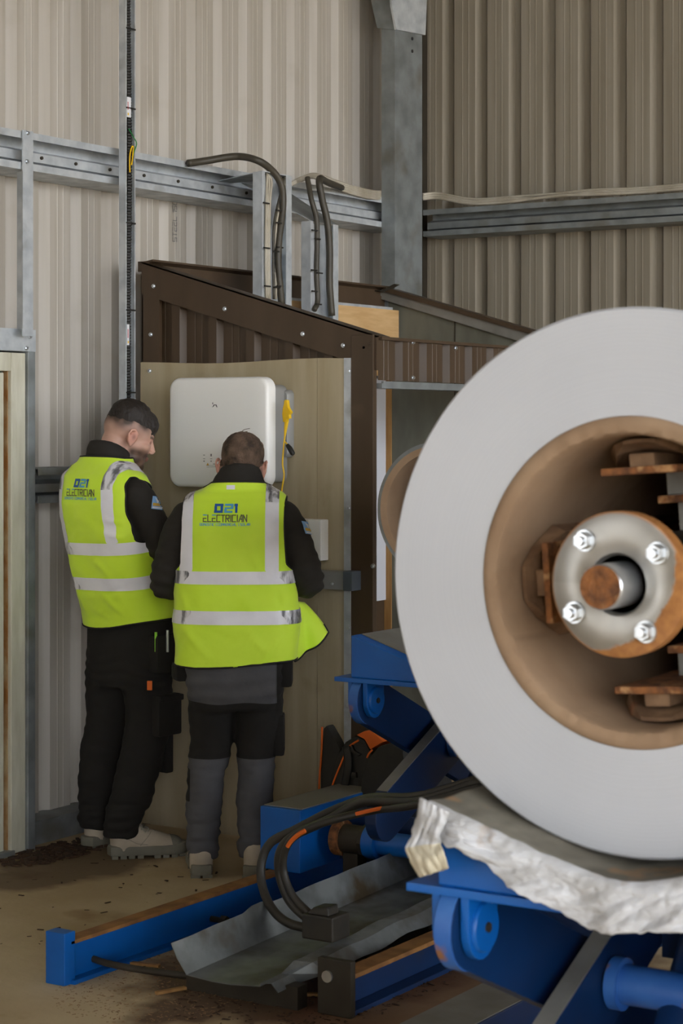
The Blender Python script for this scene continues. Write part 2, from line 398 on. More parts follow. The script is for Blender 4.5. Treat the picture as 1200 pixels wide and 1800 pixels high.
# =================================================================== THE SETTING
XW = -5.45; YB = 9.25                      # inner faces of the two clad walls
ZR = 5.6
mb = MB(); mb.box((-6.0, -40, -.15), (40.0, 9.6, 0))
fl = mb.build('floor', None); tag(fl, 'dusty beige concrete floor of the workshop', 'floor', kind='structure')
def floor_mat():
    m = M['conc']; nt = m.node_tree; L = nt.links.new; b = nt.nodes['Principled BSDF']
    src = b.inputs['Base Color'].links[0].from_socket
    tc = nt.nodes.new('ShaderNodeNewGeometry')
    def blot(c, rx, ry, soft, col, k, cur):
        mp = nt.nodes.new('ShaderNodeVectorMath'); mp.operation = 'SUBTRACT'; mp.inputs[1].default_value = (*c, 0); L(tc.outputs['Position'], mp.inputs[0])
        ms = nt.nodes.new('ShaderNodeVectorMath'); ms.operation = 'MULTIPLY'; ms.inputs[1].default_value = (1/rx, 1/ry, 0); L(mp.outputs[0], ms.inputs[0])
        n = nt.nodes.new('ShaderNodeTexNoise'); n.inputs['Scale'].default_value = 5; n.inputs['Detail'].default_value = 6; L(tc.outputs['Position'], n.inputs['Vector'])
        ln = nt.nodes.new('ShaderNodeVectorMath'); ln.operation = 'LENGTH'; L(ms.outputs[0], ln.inputs[0])
        a = nt.nodes.new('ShaderNodeMath'); a.operation = 'MULTIPLY_ADD'; a.inputs[1].default_value = .9; L(n.outputs['Fac'], a.inputs[0]); L(ln.outputs['Value'], a.inputs[2])
        r = nt.nodes.new('ShaderNodeMapRange'); r.inputs['From Min'].default_value = 1.45+soft; r.inputs['From Max'].default_value = 1.45-soft
        r.inputs['To Max'].default_value = k; L(a.outputs[0], r.inputs['Value'])
        x = nt.nodes.new('ShaderNodeMix'); x.data_type = 'RGBA'; L(r.outputs[0], x.inputs[0]); L(cur, x.inputs[6]); x.inputs[7].default_value = (*col, 1)
        return x.outputs[2]
    cur = blot((-3.42, 5.45), .48, .98, .12, rgb(84, 58, 38), .9, src)          # oil and sawdust between the rails
    cur = blot((-2.75, 5.1), .55, .7, .15, rgb(98, 62, 40), .8, cur)
    cur = blot((-5.0, 5.9), .25, .5, .15, rgb(70, 46, 30), .7, cur)              # dirt swept to the foot of the wall
    L(cur, b.inputs['Base Color']); return m
fl.data.materials.append(floor_mat())
mb = MB(); mb.box((-6.0, -7.0, ZR), (10.5, 9.6, ZR+.1))
tag(mb.build('ceiling', M['roofd']), 'grey sheet roof over the workshop', 'ceiling', kind='structure')

def sheet_profile(n, pitch=.2, depth=.036, w=.122, sl=.02, far=0):
    """profile (along, out) of one profiled sheet with n channels; out is negative behind the pan"""
    p = []
    for i in range(n):
        s = i*pitch
        p += [(s, 0), (s+w*.33, 0), (s+w*.36, .0016), (s+w*.40, 0), (s+w*.62, 0), (s+w*.66, .0016), (s+w*.70, 0),
              (s+w, 0), (s+w+sl, -depth), (s+pitch-(far or sl)-.006, -depth), (s+pitch-.004, 0)]
    p.append((n*pitch+.012, 0))
    return p
def clad(root, name, prof, z0, z1, put, m, cut=None):
    vs = []; fs = []; n = len(prof)
    for z in (z0, z1):
        vs += [put(a, o, z) for a, o in prof]
    fs = [(i, i+1, n+i+1, n+i) for i in range(n-1)]
    return mk(name, vs, fs, m, root, solid=.0012)
wl = empty('wall_left', (XW, 3, 0), 'warm grey profiled steel cladding of the side wall behind the two workers', 'wall', kind='structure')
P5 = sheet_profile(5, depth=.04, w=.125, sl=.012, far=.036)
for i in range(13):
    y0 = YB-1.0*(i+1)+.015
    if y0 < -6: break
    off = .002*(i % 2)
    for z0, z1 in ((0.0, ZR),):
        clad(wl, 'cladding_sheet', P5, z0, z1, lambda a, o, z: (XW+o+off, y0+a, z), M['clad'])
P5b = sheet_profile(5)
wb = empty('wall_back', (0, YB, 0), 'darker grey profiled steel end wall behind the white coil', 'wall', kind='structure')
for i in range(16):
    x0 = XW+.03+1.0*i; off = .002*(i % 2)
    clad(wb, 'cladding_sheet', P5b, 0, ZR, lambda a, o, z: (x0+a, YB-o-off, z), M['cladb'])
mb = MB(); mb.box((XW-.1, YB-.05, 0), (XW+.06, YB+.08, ZR))
tag(mb.build('trim_1', M['darkst']), 'dark corner flashing where the clad walls meet', 'trim', kind='structure')

mb = MB(); mb.box((-6.0, -7.0, 0), (3.5, -6.9, ZR))
tag(mb.build('wall_front', M['cladb']), 'plain grey sheet wall behind the camera beside the open doorway', 'wall', kind='structure')
# Z-section girts
def girt(name, a, b, z0, z1, axis, label, out=.2, m='galv'):
    t = .004; h = z1-z0; lip = .028
    # profile in (out, z): flange on the wall, web, flange to the room, lips
    pr = [(0, z0), (out, z0), (out, z0+lip), (out-t, z0+lip), (out-t, z0+t), (out*.5, z0+t+.004), (out*.5, z0+h*.20), (out*.78, z0+h*.30), (out*.78, z0+h*.54), (out*.5, z0+h*.66), (out*.5, z1-t-.004),
          (out-t, z1-t), (out-t, z1-lip), (out, z1-lip), (out, z1), (0, z1), (0, z1-t), (out*.5-t, z1-t), (out*.5-t, z0+h*.66), (out*.78-t, z0+h*.54), (out*.78-t, z0+h*.30), (out*.5-t, z0+h*.20), (out*.5-t, z0+t), (0, z0+t)]
    mb = MB()
    if axis == 'y': mb.prism([(XW+o, a, z) for o, z in pr], (0, b-a, 0))
    else: mb.prism([(a, YB-o, z) for o, z in pr], (b-a, 0, 0))
    return tag(mb.build(name, M[m]), label, 'wall girt', kind='structure')
g1 = girt('trim_2', -4, 8.80, 2.685, 2.835, 'y', 'bright galvanised wall girt running above the inverter and cable trays')
g2 = girt('trim_3', -5.3, 5.5, 2.68, 2.82, 'x', 'dull galvanised girt along the end wall behind the coil', m='galvd')
g3 = girt('trim_4', 6.0, 6.56, 1.375, 1.515, 'y', 'short grey mid-height girt between door post and brown cabin', m='galvd', out=.17)
for k in range(7):                         # bolts along the near girt
    p = on_x(70+k*60, 275+k*12, XW+.15)
    mb = MB(); mb.cyl((XW+.15, p.y, 2.75), (XW+.164, p.y, 2.75), .007, 6); mb.build('bolt', M['darkst'], g1)
# sill under the cladding
mb = MB(); mb.box((XW-.02, 6.0, 0), (XW+.1, 6.58, .095)); mb.box((XW-.02, 6.0, .095), (XW+.115, 6.58, .1))
tag(mb.build('baseboard_left', M['galvd']), 'dull steel kerb at the foot of the side wall', 'sill', kind='structure')
# column in the corner
c = empty('steel_column', (-5.21, 8.68, 0), 'galvanised steel column in the corner with a haunch plate at the top', 'column')
t = .006; x0, x1, y0, y1 = -5.25, -5.17, 8.55, 8.82
mb = MB(); mb.prism([(x0, y0, 0), (x1, y0, 0), (x1, y1, 0), (x0, y1, 0), (x0, y1-.02, 0), (x1-t, y1-t, 0), (x1-t, y0+t, 0), (x0, y0+.02, 0)], (0, 0, 3.86))
mb.build('post', M['galvd'], c, bevel=.002)
za = on_y(700, 52, 8.55).z; zb = on_y(700, 12, 8.55).z
mb = MB(); mb.prism([(x1+.001, y0-.008, za), (x1+.001, y1+.01, za+.02), (x1+.001, y1+.16, ZR), (x1+.001, y0-.30, ZR), (x1+.001, y0-.05, zb)], (.012, 0, 0)); mb.build('haunch_plate', M['galv'], c)
mb = MB(); mb.prism([(x0-.12, y0-.003, ZR), (x0-.07, y0-.003, zb+.1), (x0-.02, y0-.003, za+.02), (x1, y0-.003, za), (x1, y0-.003, ZR)], (0, -.006, 0)); mb.build('haunch_flange', M['galvd'], c)
for px, py in ((724, 68), (724, 90)):
    p = on_x(px, py, x1); mb = MB(); mb.cyl((x1-.002, p.y, p.z), (x1+.003, p.y, p.z), .009, 12); mb.build('bolt_hole', M['ink'], c)

# ------------------------------------------------------------------ door on the far left
XD = -5.30
d = empty('door_1', (XD, 5.5, 0), 'aged white-painted timber door and frame at the left edge', 'door', kind='structure')
ya = on_x(45, 900, XD).y; yb_ = on_x(20, 900, XD).y; zt = on_x(30, 620, XD).z; zl = on_x(10, 652, XD).z
mb = MB(); mb.box((XD-.12, yb_, 0), (XD, ya, zt)); mb.build('door_jamb', M['doorp'], d, bevel=.004)
mb = MB(); mb.box((XD-.12, 4.95, zl), (XD-.001, yb_, zt)); mb.build('door_head', M['doorp'], d, bevel=.004)
mb = MB(); mb.box((XD-.12, 4.87, 0), (XD, 4.95, zt)); mb.build('door_jamb', M['doorp'], d, bevel=.004)
mb = MB(); mb.box((XD-.04, yb_-.006, .02), (XD-.016, yb_-.002, zl)); mb.build('door_seal', M['rustline'], d)
for i in range(7):
    a = 4.955+i*.127
    mb = MB(); mb.box((XD-.06, a, .02), (XD-.018, min(a+.123, yb_-.007), zl-.006)); mb.build('plank', M['doorp'], d, bevel=.003)
mb = MB(); mb.box((XD-.12, 4.95, 0), (XD+.01, yb_+.01, .02)); mb.build('door_sill', M['galvd'], d)
# steel framing round the door
s = empty('trim_5', (XD, 5.9, 0), 'galvanised steel posts and lintel framing the white door', 'door framing', kind='structure')
yc = on_x(58, 900, XD).y; zk = on_x(30, 578, XD).z
mb = MB(); mb.box((XD-.14, ya+.002, 0), (XD+.012, yc, zt+.006)); mb.build('post', M['galvd'], s, bevel=.002)
mb = MB(); mb.box((XD-.14, 4.6, zt+.006), (XD+.012, yc+.004, zk)); mb.build('lintel', M['galv'], s, bevel=.002)
p0 = on_x(40, 228, XD+.06); p1 = on_x(58, 228, XD+.06)
mb = MB(); mb.box((XD+.056, p0.y, zk-.03), (XD+.061, p1.y, p0.z)); mb.box((XD-.02, p1.y-.004, zk-.03), (XD+.056, p1.y, 2.69)); mb.build('angle_strut', M['galv'], s)
for px, py in ((48, 234), (47, 284), (52, 592), (46, 612)):
    screw(s, on_x(px, py, XD+.062 if py < 400 else XD+.014), 'x', .006)

# ------------------------------------------------------------------ cable channel with flexible conduit
XC = -5.17
y0 = on_x(221, 400, XC).y; y1 = on_x(238, 400, XC).y
c = empty('cable_channel', (XC, (y0+y1)/2, .02), 'tall galvanised strut channel holding black flexible conduit behind the bearded worker', 'cable channel')
mb = MB(); t = .003
mb.prism([(XC-.036, y0, 1.2), (XC, y0, 1.2), (XC, y0+.006, 1.2), (XC-.036+t, y0+t, 1.2), (XC-.036+t, y1-t, 1.2), (XC, y1-.006, 1.2), (XC, y1, 1.2), (XC-.036, y1, 1.2)], (0, 0, ZR-1.25))
mb.build('channel', M['galv'], c).location.z = .0
ym = (y0+y1)/2
path = []; rr = []
zz = 1.2
while zz < ZR-.1:
    for q, r in ((0, .0155), (.004, .0185), (.008, .0185), (.0115, .0155)):
        path.append((XC-.02+.002*math.sin(zz*3), ym+.003*math.sin(zz*5), zz+q)); rr.append(r)
    zz += .012
mb = MB(); mb.tube(path, rr, 8); mb.build('flexible_conduit', M['blackp'], c)
path = [on_x(px, py, XC+.004) for px, py in ((226, 226), (234, 240), (240, 252), (236, 266), (233, 276))]
mb = MB(); mb.tube(spline(path, 6), .0022, 6); mb.build('green_wire', M['green'], c)
path = [on_x(px, py, XC+.004) for px, py in ((228, 303), (228, 275), (231, 260), (234, 258), (233, 276), (231, 290))]
mb = MB(); mb.tube(spline(path, 6), .003, 6); mb.build('yellow_wire', M['yellow'], c)
for a, b in (((223, 170), (230, 207)), ((223, 570), (227, 607))):
    p, q = on_x(*a, XC+.003), on_x(*b, XC+.003)
    mb = MB(); mb.box((XC+.002, p.y, q.z), (XC+.004, q.y, p.z)); l = mb.build('label', M['label'], c)
    mb = MB(); mb.box((XC+.004, p.y+.004, q.z+.03), (XC+.0045, p.y+.008, p.z-.02)); mb.build('print', M['red'], l)
    mb = MB(); mb.box((XC+.004, p.y+.004, q.z+.008), (XC+.0045, p.y+.011, q.z+.018)); mb.build('print', M['yellow'], l)
for py in (50, 190, 392, 545, 690):
    p = on_x(228, py, XC+.002); mb = MB(); mb.box((XC+.000, y0+.002, p.z-.003), (XC+.004, y1-.002, p.z+.003)); mb.build('cable_tie', M['blackp'], c)

# ------------------------------------------------------------------ brown cabin
YF = 6.62; YR = 8.54
xl = on_y(252, 900, YF).x; xs = on_y(622, 900, YF).x; xr = -4.09
ztop = 1.946
hz = lambda x: 2.374+(2.035-2.374)*(x-xl)/(xr-xl)
cb = empty('cabin', ((xl+xr)/2, YF, 0), 'brown steel clad cabin with a sloping top and a beige board front', 'cabin')
# front board in two pieces with a seam
xm = on_y(562, 900, YF).x
for a, b in ((xl, xm-.001), (xm+.001, xs)):
    mb = MB(); n = 8
    top = [(a+(b-a)*i/n, YF-.02, ztop+.006*math.sin(3.1*(a+(b-a)*i/n)*2.2)) for i in range(n+1)]
    mb.prism([(a, YF-.02, .012)]+top+[(b, YF-.02, .012)], (0, .018, 0)); mb.build('front_board', M['board'], cb)
xg = on_y(605, 900, YF-.02).x
mb = MB(); mb.box((xg, YF-.0235, .02), (xs-.001, YF-.0205, ztop+.004)); st = mb.build('corner_strip', M['galv'], cb)
for py in (652, 893, 1103, 1240): screw(st, on_y(613, py, YF-.024), 'y', .006)
for px, py in ((263, 652), (262, 790), (262, 900)): screw(cb, on_y(px, py, YF-.021), 'y', .006)
mb = MB(); mb.box((xs, YF-.022, 0), (xr, YF+.006, 2.04)); cp = mb.build('corner_post', M['brown'], cb, bevel=.002)
screw(cp, on_y(655, 995, YF-.023), 'y', .006)
# profiled front above the board, verge and edge trims
n = int((xr-xl)/.2)+1
prof = [(a, o) for a, o in sheet_profile(6, .19, .028, .115, .014)]
vs = []; fs = []; pr = [(a, o) for a, o in prof if xl+a < xr-.06]
for i, (a, o) in enumerate(pr): vs += [(xl+.02+a, YF+.03+o, 1.9), (xl+.02+a, YF+.03+o, hz(xl+a)-.03)]
fs = [(2*i, 2*i+2, 2*i+3, 2*i+1) for i in range(len(pr)-1)]
mk('front_cladding', vs, fs, M['brown'], cb, solid=.0012)
mb = MB(); mb.prism([(xl, YF-.012, hz(xl)), (xr+.01, YF-.012, hz(xr)), (xr+.01, YF-.012, hz(xr)-.135), (xl, YF-.012, hz(xl)-.135)], (0, .016, 0))
mb.prism([(xl, YF-.012, hz(xl)), (xr+.01, YF-.012, hz(xr)), (xr+.01, YF-.012, hz(xr)-.006), (xl, YF-.012, hz(xl)-.006)], (0, .10, 0))
vg = mb.build('verge_trim', M['brown'], cb)
for px, py in ((270, 503), (395, 543), (532, 587), (603, 607), (641, 611), (652, 604)): screw(vg, on_y(px, py, YF-.013), 'y', .006)
mb = MB(); mb.box((xl, YF-.008, 1.5), (xl+.09, YF+.012, hz(xl)-.13)); mb.box((xl, YF-.008, 0), (xl+.004, YF+.06, hz(xl)-.02)); et = mb.build('edge_trim', M['brown'], cb)
screw(et, on_y(265, 588, YF-.009), 'y', .006)
# side lintel facing the machine
vs = []; pr = sheet_profile(10, .19, .026, .115, .014); pr = [(a, o) for a, o in pr if YF+a < YR]
for a, o in pr: vs += [(xr+o+.004, YF+.01+a, 1.862), (xr+o+.004, YF+.01+a, 2.03)]
mk('side_lintel_cladding', vs, [(2*i, 2*i+2, 2*i+3, 2*i+1) for i in range(len(pr)-1)], M['brown'], cb, solid=.0012)
mb = MB(); mb.box((xr-.05, YF+.012, 1.83), (xr+.02, YR, 1.850)); mb.box((xr+.012, YF+.02, 1.850), (xr+.022, YR, 1.858)); mb.build('lintel_channel', M['galvd'], cb)
mb = MB(); mb.box((xr-.03, YF+.01, 2.02), (xr+.022, YR, 2.032)); mb.build('eave_trim', M['brown'], cb)
for px, py in ((725, 602), (725, 664), (800, 612)): screw(cb, on_x(px, py, xr+.007), 'x', .006)
# high edge along the wall, back wall, things seen inside
mb = MB(); mb.box((xl-.03, YF, 2.335), (xl+.012, YR, 2.378)); mb.prism([(xl+.012, YF, 2.378), (xl+.05, YF, 2.384), (xl+.05, YF, 2.376), (xl+.012, YF, 2.366)], (0, YR-YF, 0)); mb.build('ridge_flashing', M['brown'], cb)
mb = MB(); mb.box((xl, YF+.02, 0), (xl+.018, YR, 2.335)); mb.build('inner_wall', M['brown'], cb)
mb = MB(); mb.box((xl+.02, YF+.1, 2.20), (xl+.09, YR-.04, 2.275)); mb.build('purlin', M['galv'], cb)
p = on_x(690, 545, xl+.11); yp = on_x(507, 520, xl+.11).y
mb = MB(); mb.box((xl+.095, yp, 1.93), (xl+.113, YR-.02, p.z)); mb.build('plywood_sheet', M['ply'], cb)
mb = MB(); mb.prism([(xl+.04, YR, 0), (xr, YR, 0), (xr, YR, 2.02), (xl+.04, YR, 2.34)], (0, .03, 0)); mb.build('rear_wall', M['greyboard'], cb)
for a in (.42, .80):
    mb = MB(); mb.box((xl+a, YR-.003, .0), (xl+a+.006, YR, hz(xl+a)-.03)); mb.build('board_seam', M['darkst'], cb)
mb = MB(); mb.prism([(xl, YR-.03, 2.374), (xr, YR-.03, 2.035), (xr, YR-.03, 1.985), (xl, YR-.03, 2.324)], (0, .025, 0)); mb.build('rear_verge_batten', M['stud'].copy() if False else M['greyst'], cb)
mb = MB(); mb.prism([(xl+.04, YR-.05, 2.38), (xr+.1, YR-.05, 2.03), (xr+.1, YR-.05, 2.012), (xl+.04, YR-.05, 2.357)], (0, .09, 0)); mb.build('rear_verge_flashing', M['brown'], cb)
a = on_x(660, 800, xl+.02); b = on_x(675, 800, xl+.02); e = on_x(686, 800, xl+.03)
zA = on_x(668, 1055, xl+.02).z
mb = MB(); mb.box((xl+.019, a.y-.3, zA), (xl+.030, b.y, 2.15)); mb.build('white_lining_panel', M['whitep'], cb)
mb = MB(); mb.box((xl+.019, b.y+.002, 0), (xl+.06, e.y, 2.2)); mb.build('timber_stud', M['stud'], cb)
# loose curl of roofing felt
p = on_y(690, 505, YR); 
mb = MB(); mb.tube(spline([on_y(650, 508, YR-.06), on_y(672, 512, YR-.06), on_y(697, 500, YR-.06)], 5), [(.003, .03)]*11, 8); mb.build('felt_edge', M['cableblk'], cb)

# ------------------------------------------------------------------ inverter
YI = 6.42
x0 = on_y(296, 760, YI).x; x1 = on_y(470, 760, YI).x; z1 = on_y(383, 663, YI).z; z0 = on_y(383, 857, YI).z
iv = empty('inverter', ((x0+x1)/2, YF-.02, z0), 'white wall-mounted solar inverter with rounded corners and grey heat sink body', 'inverter')
def rrect(x0, z0, x1, z1, r, n=8):
    out = []
    for cx, cz, a0 in ((x1-r, z1-r, 0), (x0+r, z1-r, PI/2), (x0+r, z0+r, PI), (x1-r, z0+r, 1.5*PI)):
        for k in range(n+1):
            a = a0+PI/2*k/n; out.append((cx+r*math.cos(a), cz+r*math.sin(a)))
    return out
def rslab(loops):
    """loops: list of (y, outline) from back to front, capped"""
    mb = MB(); n = len(loops[0][1]); vs = []; fs = []
    for y, ol in loops: vs += [(x, y, z) for x, z in ol]
    for i in range(len(loops)-1):
        for k in range(n):
            l = (k+1) % n; fs.append((i*n+k, i*n+l, (i+1)*n+l, (i+1)*n+k))
    fs += [tuple(range(n)), tuple(range((len(loops)-1)*n, len(loops)*n))]
    return mb.add(vs, fs)
L_ = []
for y, ins in ((YI+.055, 0), (YI+.016, 0), (YI+.008, .002), (YI+.002, .007), (YI, .014), (YI-.002, .05), (YI-.003, .09)):
    L_.append((y, rrect(x0+ins, z0+ins, x1-ins, z1-ins, max(.048-ins*.3, .02))))
cov = rslab(L_).build('front_cover', M['inv'], iv, smooth=True)
mb = rslab([(YF-.04, rrect(x0+.05, z0+.02, x1-.016, z1-.03, .03)), (YI+.05, rrect(x0+.05, z0+.02, x1-.016, z1-.03, .03))]); mb.build('heat_sink_body', M['invg'], iv, smooth=True)
mb = rslab([(YF-.021, rrect(x0+.07, z0+.12, x1+.004, z1-.05, .02)), (YF-.045, rrect(x0+.07, z0+.12, x1+.004, z1-.05, .02)), (YF-.06, rrect(x0+.07, z0+.12, x1-.004, z1-.055, .02))]); mb.build('mounting_bracket', M['invg'], iv, smooth=True)
xx = x1-.0158
a = on_x(471, 728, xx); b = on_x(483, 793, xx)
mb = MB(); mb.box((xx, a.y, b.z), (xx+.001, b.y, a.z)); lb = mb.build('rating_label', M['label'], iv)
for f0, f1, u0, u1, mm in ((.12, .16, .05, .95, 'ink'), (.06, .08, .1, .8, 'red'), (.24, .27, .1, .7, 'inkgrey'), (.33, .35, .1, .8, 'inkgrey'), (.42, .44, .1, .8, 'inkgrey'), (.50, .52, .1, .7, 'inkgrey'), (.58, .60, .1, .8, 'inkgrey'), (.68, .70, .1, .75, 'inkgrey'), (.78, .86, .2, .7, 'gold'), (.90, .93, .1, .8, 'inkgrey')):
    H_ = a.z-b.z; W_ = b.y-a.y
    mb = MB(); mb.box((xx+.001, a.y+W_*u0, a.z-H_*f1), (xx+.0014, a.y+W_*u1, a.z-H_*f0)); mb.build('print', M[mm], lb)
p = on_x(480, 797, xx); mb = MB(); mb.cyl((xx, p.y, p.z), (xx+.004, p.y, p.z), .005, 10); mb.build('indicator', M['green'], iv)
yf = YI-.0045
def fquad(mb, pts): mb.prism([on_y(px, py, yf) for px, py in pts], (0, -.0006, 0))
mb = MB()
for pts in (((373, 716), (376, 711), (378, 711), (375, 715)), ((378, 711), (380, 711), (382, 716), (381, 716)), ((373, 709), (374, 707), (374.6, 709), (374, 711))): fquad(mb, pts)
mb.build('emblem', M['ink'], iv)
for px, py, w_, h_ in ((358.6, 800, 3, .5), (371, 800, 2, 2.2), (358.6, 806.5, 3.6, .4), (371, 806.5, 3.6, .4), (358.6, 810.6, 2.2, .8), (371, 810.6, 2.2, .8), (376, 815.5, 3, .5)):
    mb = MB(); fquad(mb, ((px-w_/2, py-h_), (px+w_/2, py-h_), (px+w_/2, py+h_), (px-w_/2, py+h_))); mb.build('icon', M['inkgrey'], iv)
for pts in (((363, 818), (383, 817.6), (383, 818), (363, 818.4)), ((363, 820.8), (383, 820.4), (383, 820.8), (363, 821.2)), ((447, 801), (463, 801), (463, 804), (447, 804)), ((462.6, 801), (463, 801), (463, 835), (462.6, 835)), ((447, 817), (463, 817), (463, 817.4), (447, 817.4)), ((447, 834.6), (463, 834.6), (463, 835), (447, 835)), ((457, 829), (461.5, 829), (461.5, 833), (457, 833))):
    mb = MB(); fquad(mb, pts); mb.build('warning_text', M['ink'], iv)
mb = MB(); fquad(mb, ((362.8, 818), (365, 813.5), (367.2, 818))); mb.build('warning_triangle', M['gold'], iv)
# earth lead with crocodile clip
yl = 6.47
el = empty('test_lead', on_y(503, 860, yl), 'yellow test lead with crocodile clip hanging beside the inverter', 'test lead')
D = lambda px, py, y=yl: on_y(px, py, y)
mb = MB(); mb.prism([D(*q) for q in ((501.5, 742), (500, 728), (501, 718), (504.5, 703), (508.5, 703), (510, 716), (515.5, 725), (512, 729), (513, 736), (508.5, 736), (506, 742))], (0, -.018, 0)); mb.build('clip_body', M['yellow'], el, bevel=.003)
mb = MB(); mb.tube([D(504, 738), D(502, 752), D(500.5, 766)], [.009, .007, .004], 10); mb.build('clip_sleeve', M['yellow'], el, smooth=True)
mb = MB(); mb.tube([D(500.5, 704, yl-.002), D(501.5, 712, yl-.002), D(501, 720, yl-.002)], [.004, .006, .004], 8); mb.build('clip_jaw', M['gold'], el)
mb = MB(); mb.tube(spline([D(500.5, 765), D(498, 790), D(496.5, 815), D(499, 835), D(495, 862), D(492, 900)], 8), .0032, 8); mb.build('cable', M['yellow'], el, smooth='all')
mb = MB(); mb.tube(spline([D(501, 777), D(504, 780), D(507, 784)], 4), .003, 6); mb.build('short_wires', M['yellow'], el)
mb = MB(); mb.tube([D(504.5, 782), D(509, 788), D(514, 797), D(515.5, 799)], [.008, .0105, .0105, .007], 10); mb.build('black_connector', M['blackp'], el, smooth=True)
# small white isolator box and grey trunking on the board
ys = YF-.021
x0 = on_y(527, 950, ys-.05).x; xq = on_y(542, 950, ys-.05).x; x1 = on_y(565, 950, ys-.05).x; z1 = on_y(545, 913, ys-.05).z; z0 = on_y(545, 985, ys-.05).z
sw = empty('isolator_box', ((x0+x1)/2, ys, z0), 'small white plastic switch box on the board beside the right worker', 'switch box')
mb = MB(); mb.box((x0-.05, ys-.05, z0), (xq-.001, ys, z1)); mb.build('left_cover', M['inv'], sw, bevel=.004)
mb = MB(); mb.box((xq+.001, ys-.055, z0), (x1, ys, z1)); mb.build('right_cover', M['inv'], sw, bevel=.004)
x0 = on_y(430, 1020, ys-.06).x; xq = on_y(604, 1020, ys-.06).x; x1 = on_y(620, 1020, ys-.06).x; z1 = on_y(600, 1005, ys-.06).z; z0 = on_y(600, 1037, ys-.06).z
tr = empty('cable_trunking', ((x0+x1)/2, ys, z0), 'grey metal cable trunking with a darker end cap across the board', 'trunking')
mb = MB(); mb.box((x0, ys-.06, z0), (xq, ys, z1)); mb.build('duct', M['invg'], tr, bevel=.002)
mb = MB(); mb.box((xq, ys-.066, z0-.002), (x1, ys, z1+.003)); mb.build('end_cap', mat('end_cap_grey', rgb(92, 100, 108), .5, .3), tr, bevel=.002)
screw(tr, on_y(584, 1026, ys-.061), 'y', .004)

# ------------------------------------------------------------------ cable trays and cables over the cabin
def tray(pxa, pxb, ptop, zbot, label, xt=-4.98):
    a = on_x(pxa, 420, xt); b = on_x(pxb, 420, xt); zt_ = on_x((pxa+pxb)/2, ptop, xt).z
    r = empty('cable_tray', (xt, (a.y+b.y)/2, zbot), label, 'cable tray', 'cable trays dropping into the cabin')
    mb = MB(); t = .002
    mb.box((xt-.05, a.y, zbot), (xt-.048, b.y, zt_)); mb.build('tray_back', M['galv'], r)
    mb = MB(); mb.box((xt-.05, a.y-t, zbot), (xt, a.y, zt_)); mb.box((xt-.002, a.y, zbot), (xt, a.y+.02, zt_)); mb.build('tray_side', M['galv'], r)
    mb = MB(); mb.box((xt-.05, b.y, zbot), (xt, b.y+t, zt_)); mb.box((xt-.002, b.y-.042, zbot), (xt, b.y, zt_)); mb.build('tray_side', M['galv'], r)
    return r, a.y, b.y, zt_
t1, ya1, yb1, zt1 = tray(461, 512, 306, 2.06, 'left galvanised tray with grey and black cables dropping into the cabin')
mb = MB(); q = on_x(415, 302, XW+.2); mb.prism([(XW+.1, q.y, zt1), (-4.98, ya1, zt1), (-4.98, yb1, zt1), (XW+.1, yb1+.05, zt1)], (0, 0, .004))
mb.build('bracket', M['galv'], t1)
t2, ya2, yb2, zt2 = tray(546, 594, 392, 2.0, 'right galvanised tray with sloping gusset carrying two thick black cables')
mb = MB(); mb.prism([(-4.982, ya2, zt2), (-4.982, yb2, zt2), (XW+.2, yb2-.02, zt2+.17), (XW+.2, ya2-.16, zt2+.17)], (0, 0, .003)); mb.build('gusset_plate', M['galvd'], t2)
def cable(pts, r, m, name, label, n=8):
    P_ = spline(pts, n); mb = MB(); mb.tube(P_, r, 8)
    return tag(mb.build(name, M[m], smooth='all'), label, 'cable')
X = lambda px, py, x: on_x(px, py, x)
cable([X(330, 287, -5.23), X(360, 283, -5.2), X(415, 275, -5.1), X(452, 282, -5.0), X(478, 300, -4.98), X(494, 325, -4.965), X(497, 362, -4.965), X(490, 420, -4.965), X(489, 470, -4.965), X(495, 535, -4.965)], .016, 'cableblk', 'power_cable', 'thick black cable arching from the wall into the left tray')
for k, (a, b) in enumerate(((468, 0), (471, 1), (474, 2))):
    cable([X(462+b*3, 304+b, -5.05), X(469+b*2, 307+b, -4.985), X(a+1+b, 322, -4.975), X(a, 360, -4.97), X(a-1, 440, -4.97), X(a, 528, -4.97)], .0055, 'cablewht', 'signal_cable', ('leftmost', 'middle', 'rightmost')[k]+' thin pale grey cable at the left side of the left tray')
for k, b in enumerate((482, 486)):
    cable([X(b+16, 312, -5.0), X(b+12, 335, -4.985), X(b, 390, -4.975), X(b-2, 450, -4.975), X(b-1, 526, -4.975)], .0055, ('cableblk', 'cablewht')[k], 'signal_cable', ('thin dark cable beside the thick cable in the left tray', 'thin grey cable hugging the thick black cable in the left tray')[k])
cable([X(540, 312, -5.02), X(547, 350, -4.985), X(556, 385, -4.97), X(557, 430, -4.97), X(556, 480, -4.97), X(558, 528, -4.97), X(552, 545, -4.965)], .0125, 'cableblk', 'power_cable', 'left of two thick black cables dropping down the right tray')
cable([X(600, 330, -5.2), X(575, 320, -5.1), X(561, 315, -5.0), X(566, 350, -4.98), X(575, 390, -4.965), X(579, 440, -4.965), X(579, 500, -4.965), X(583, 555, -4.965)], .016, 'cableblk', 'power_cable', 'right of two thick black cables dropping down the right tray')
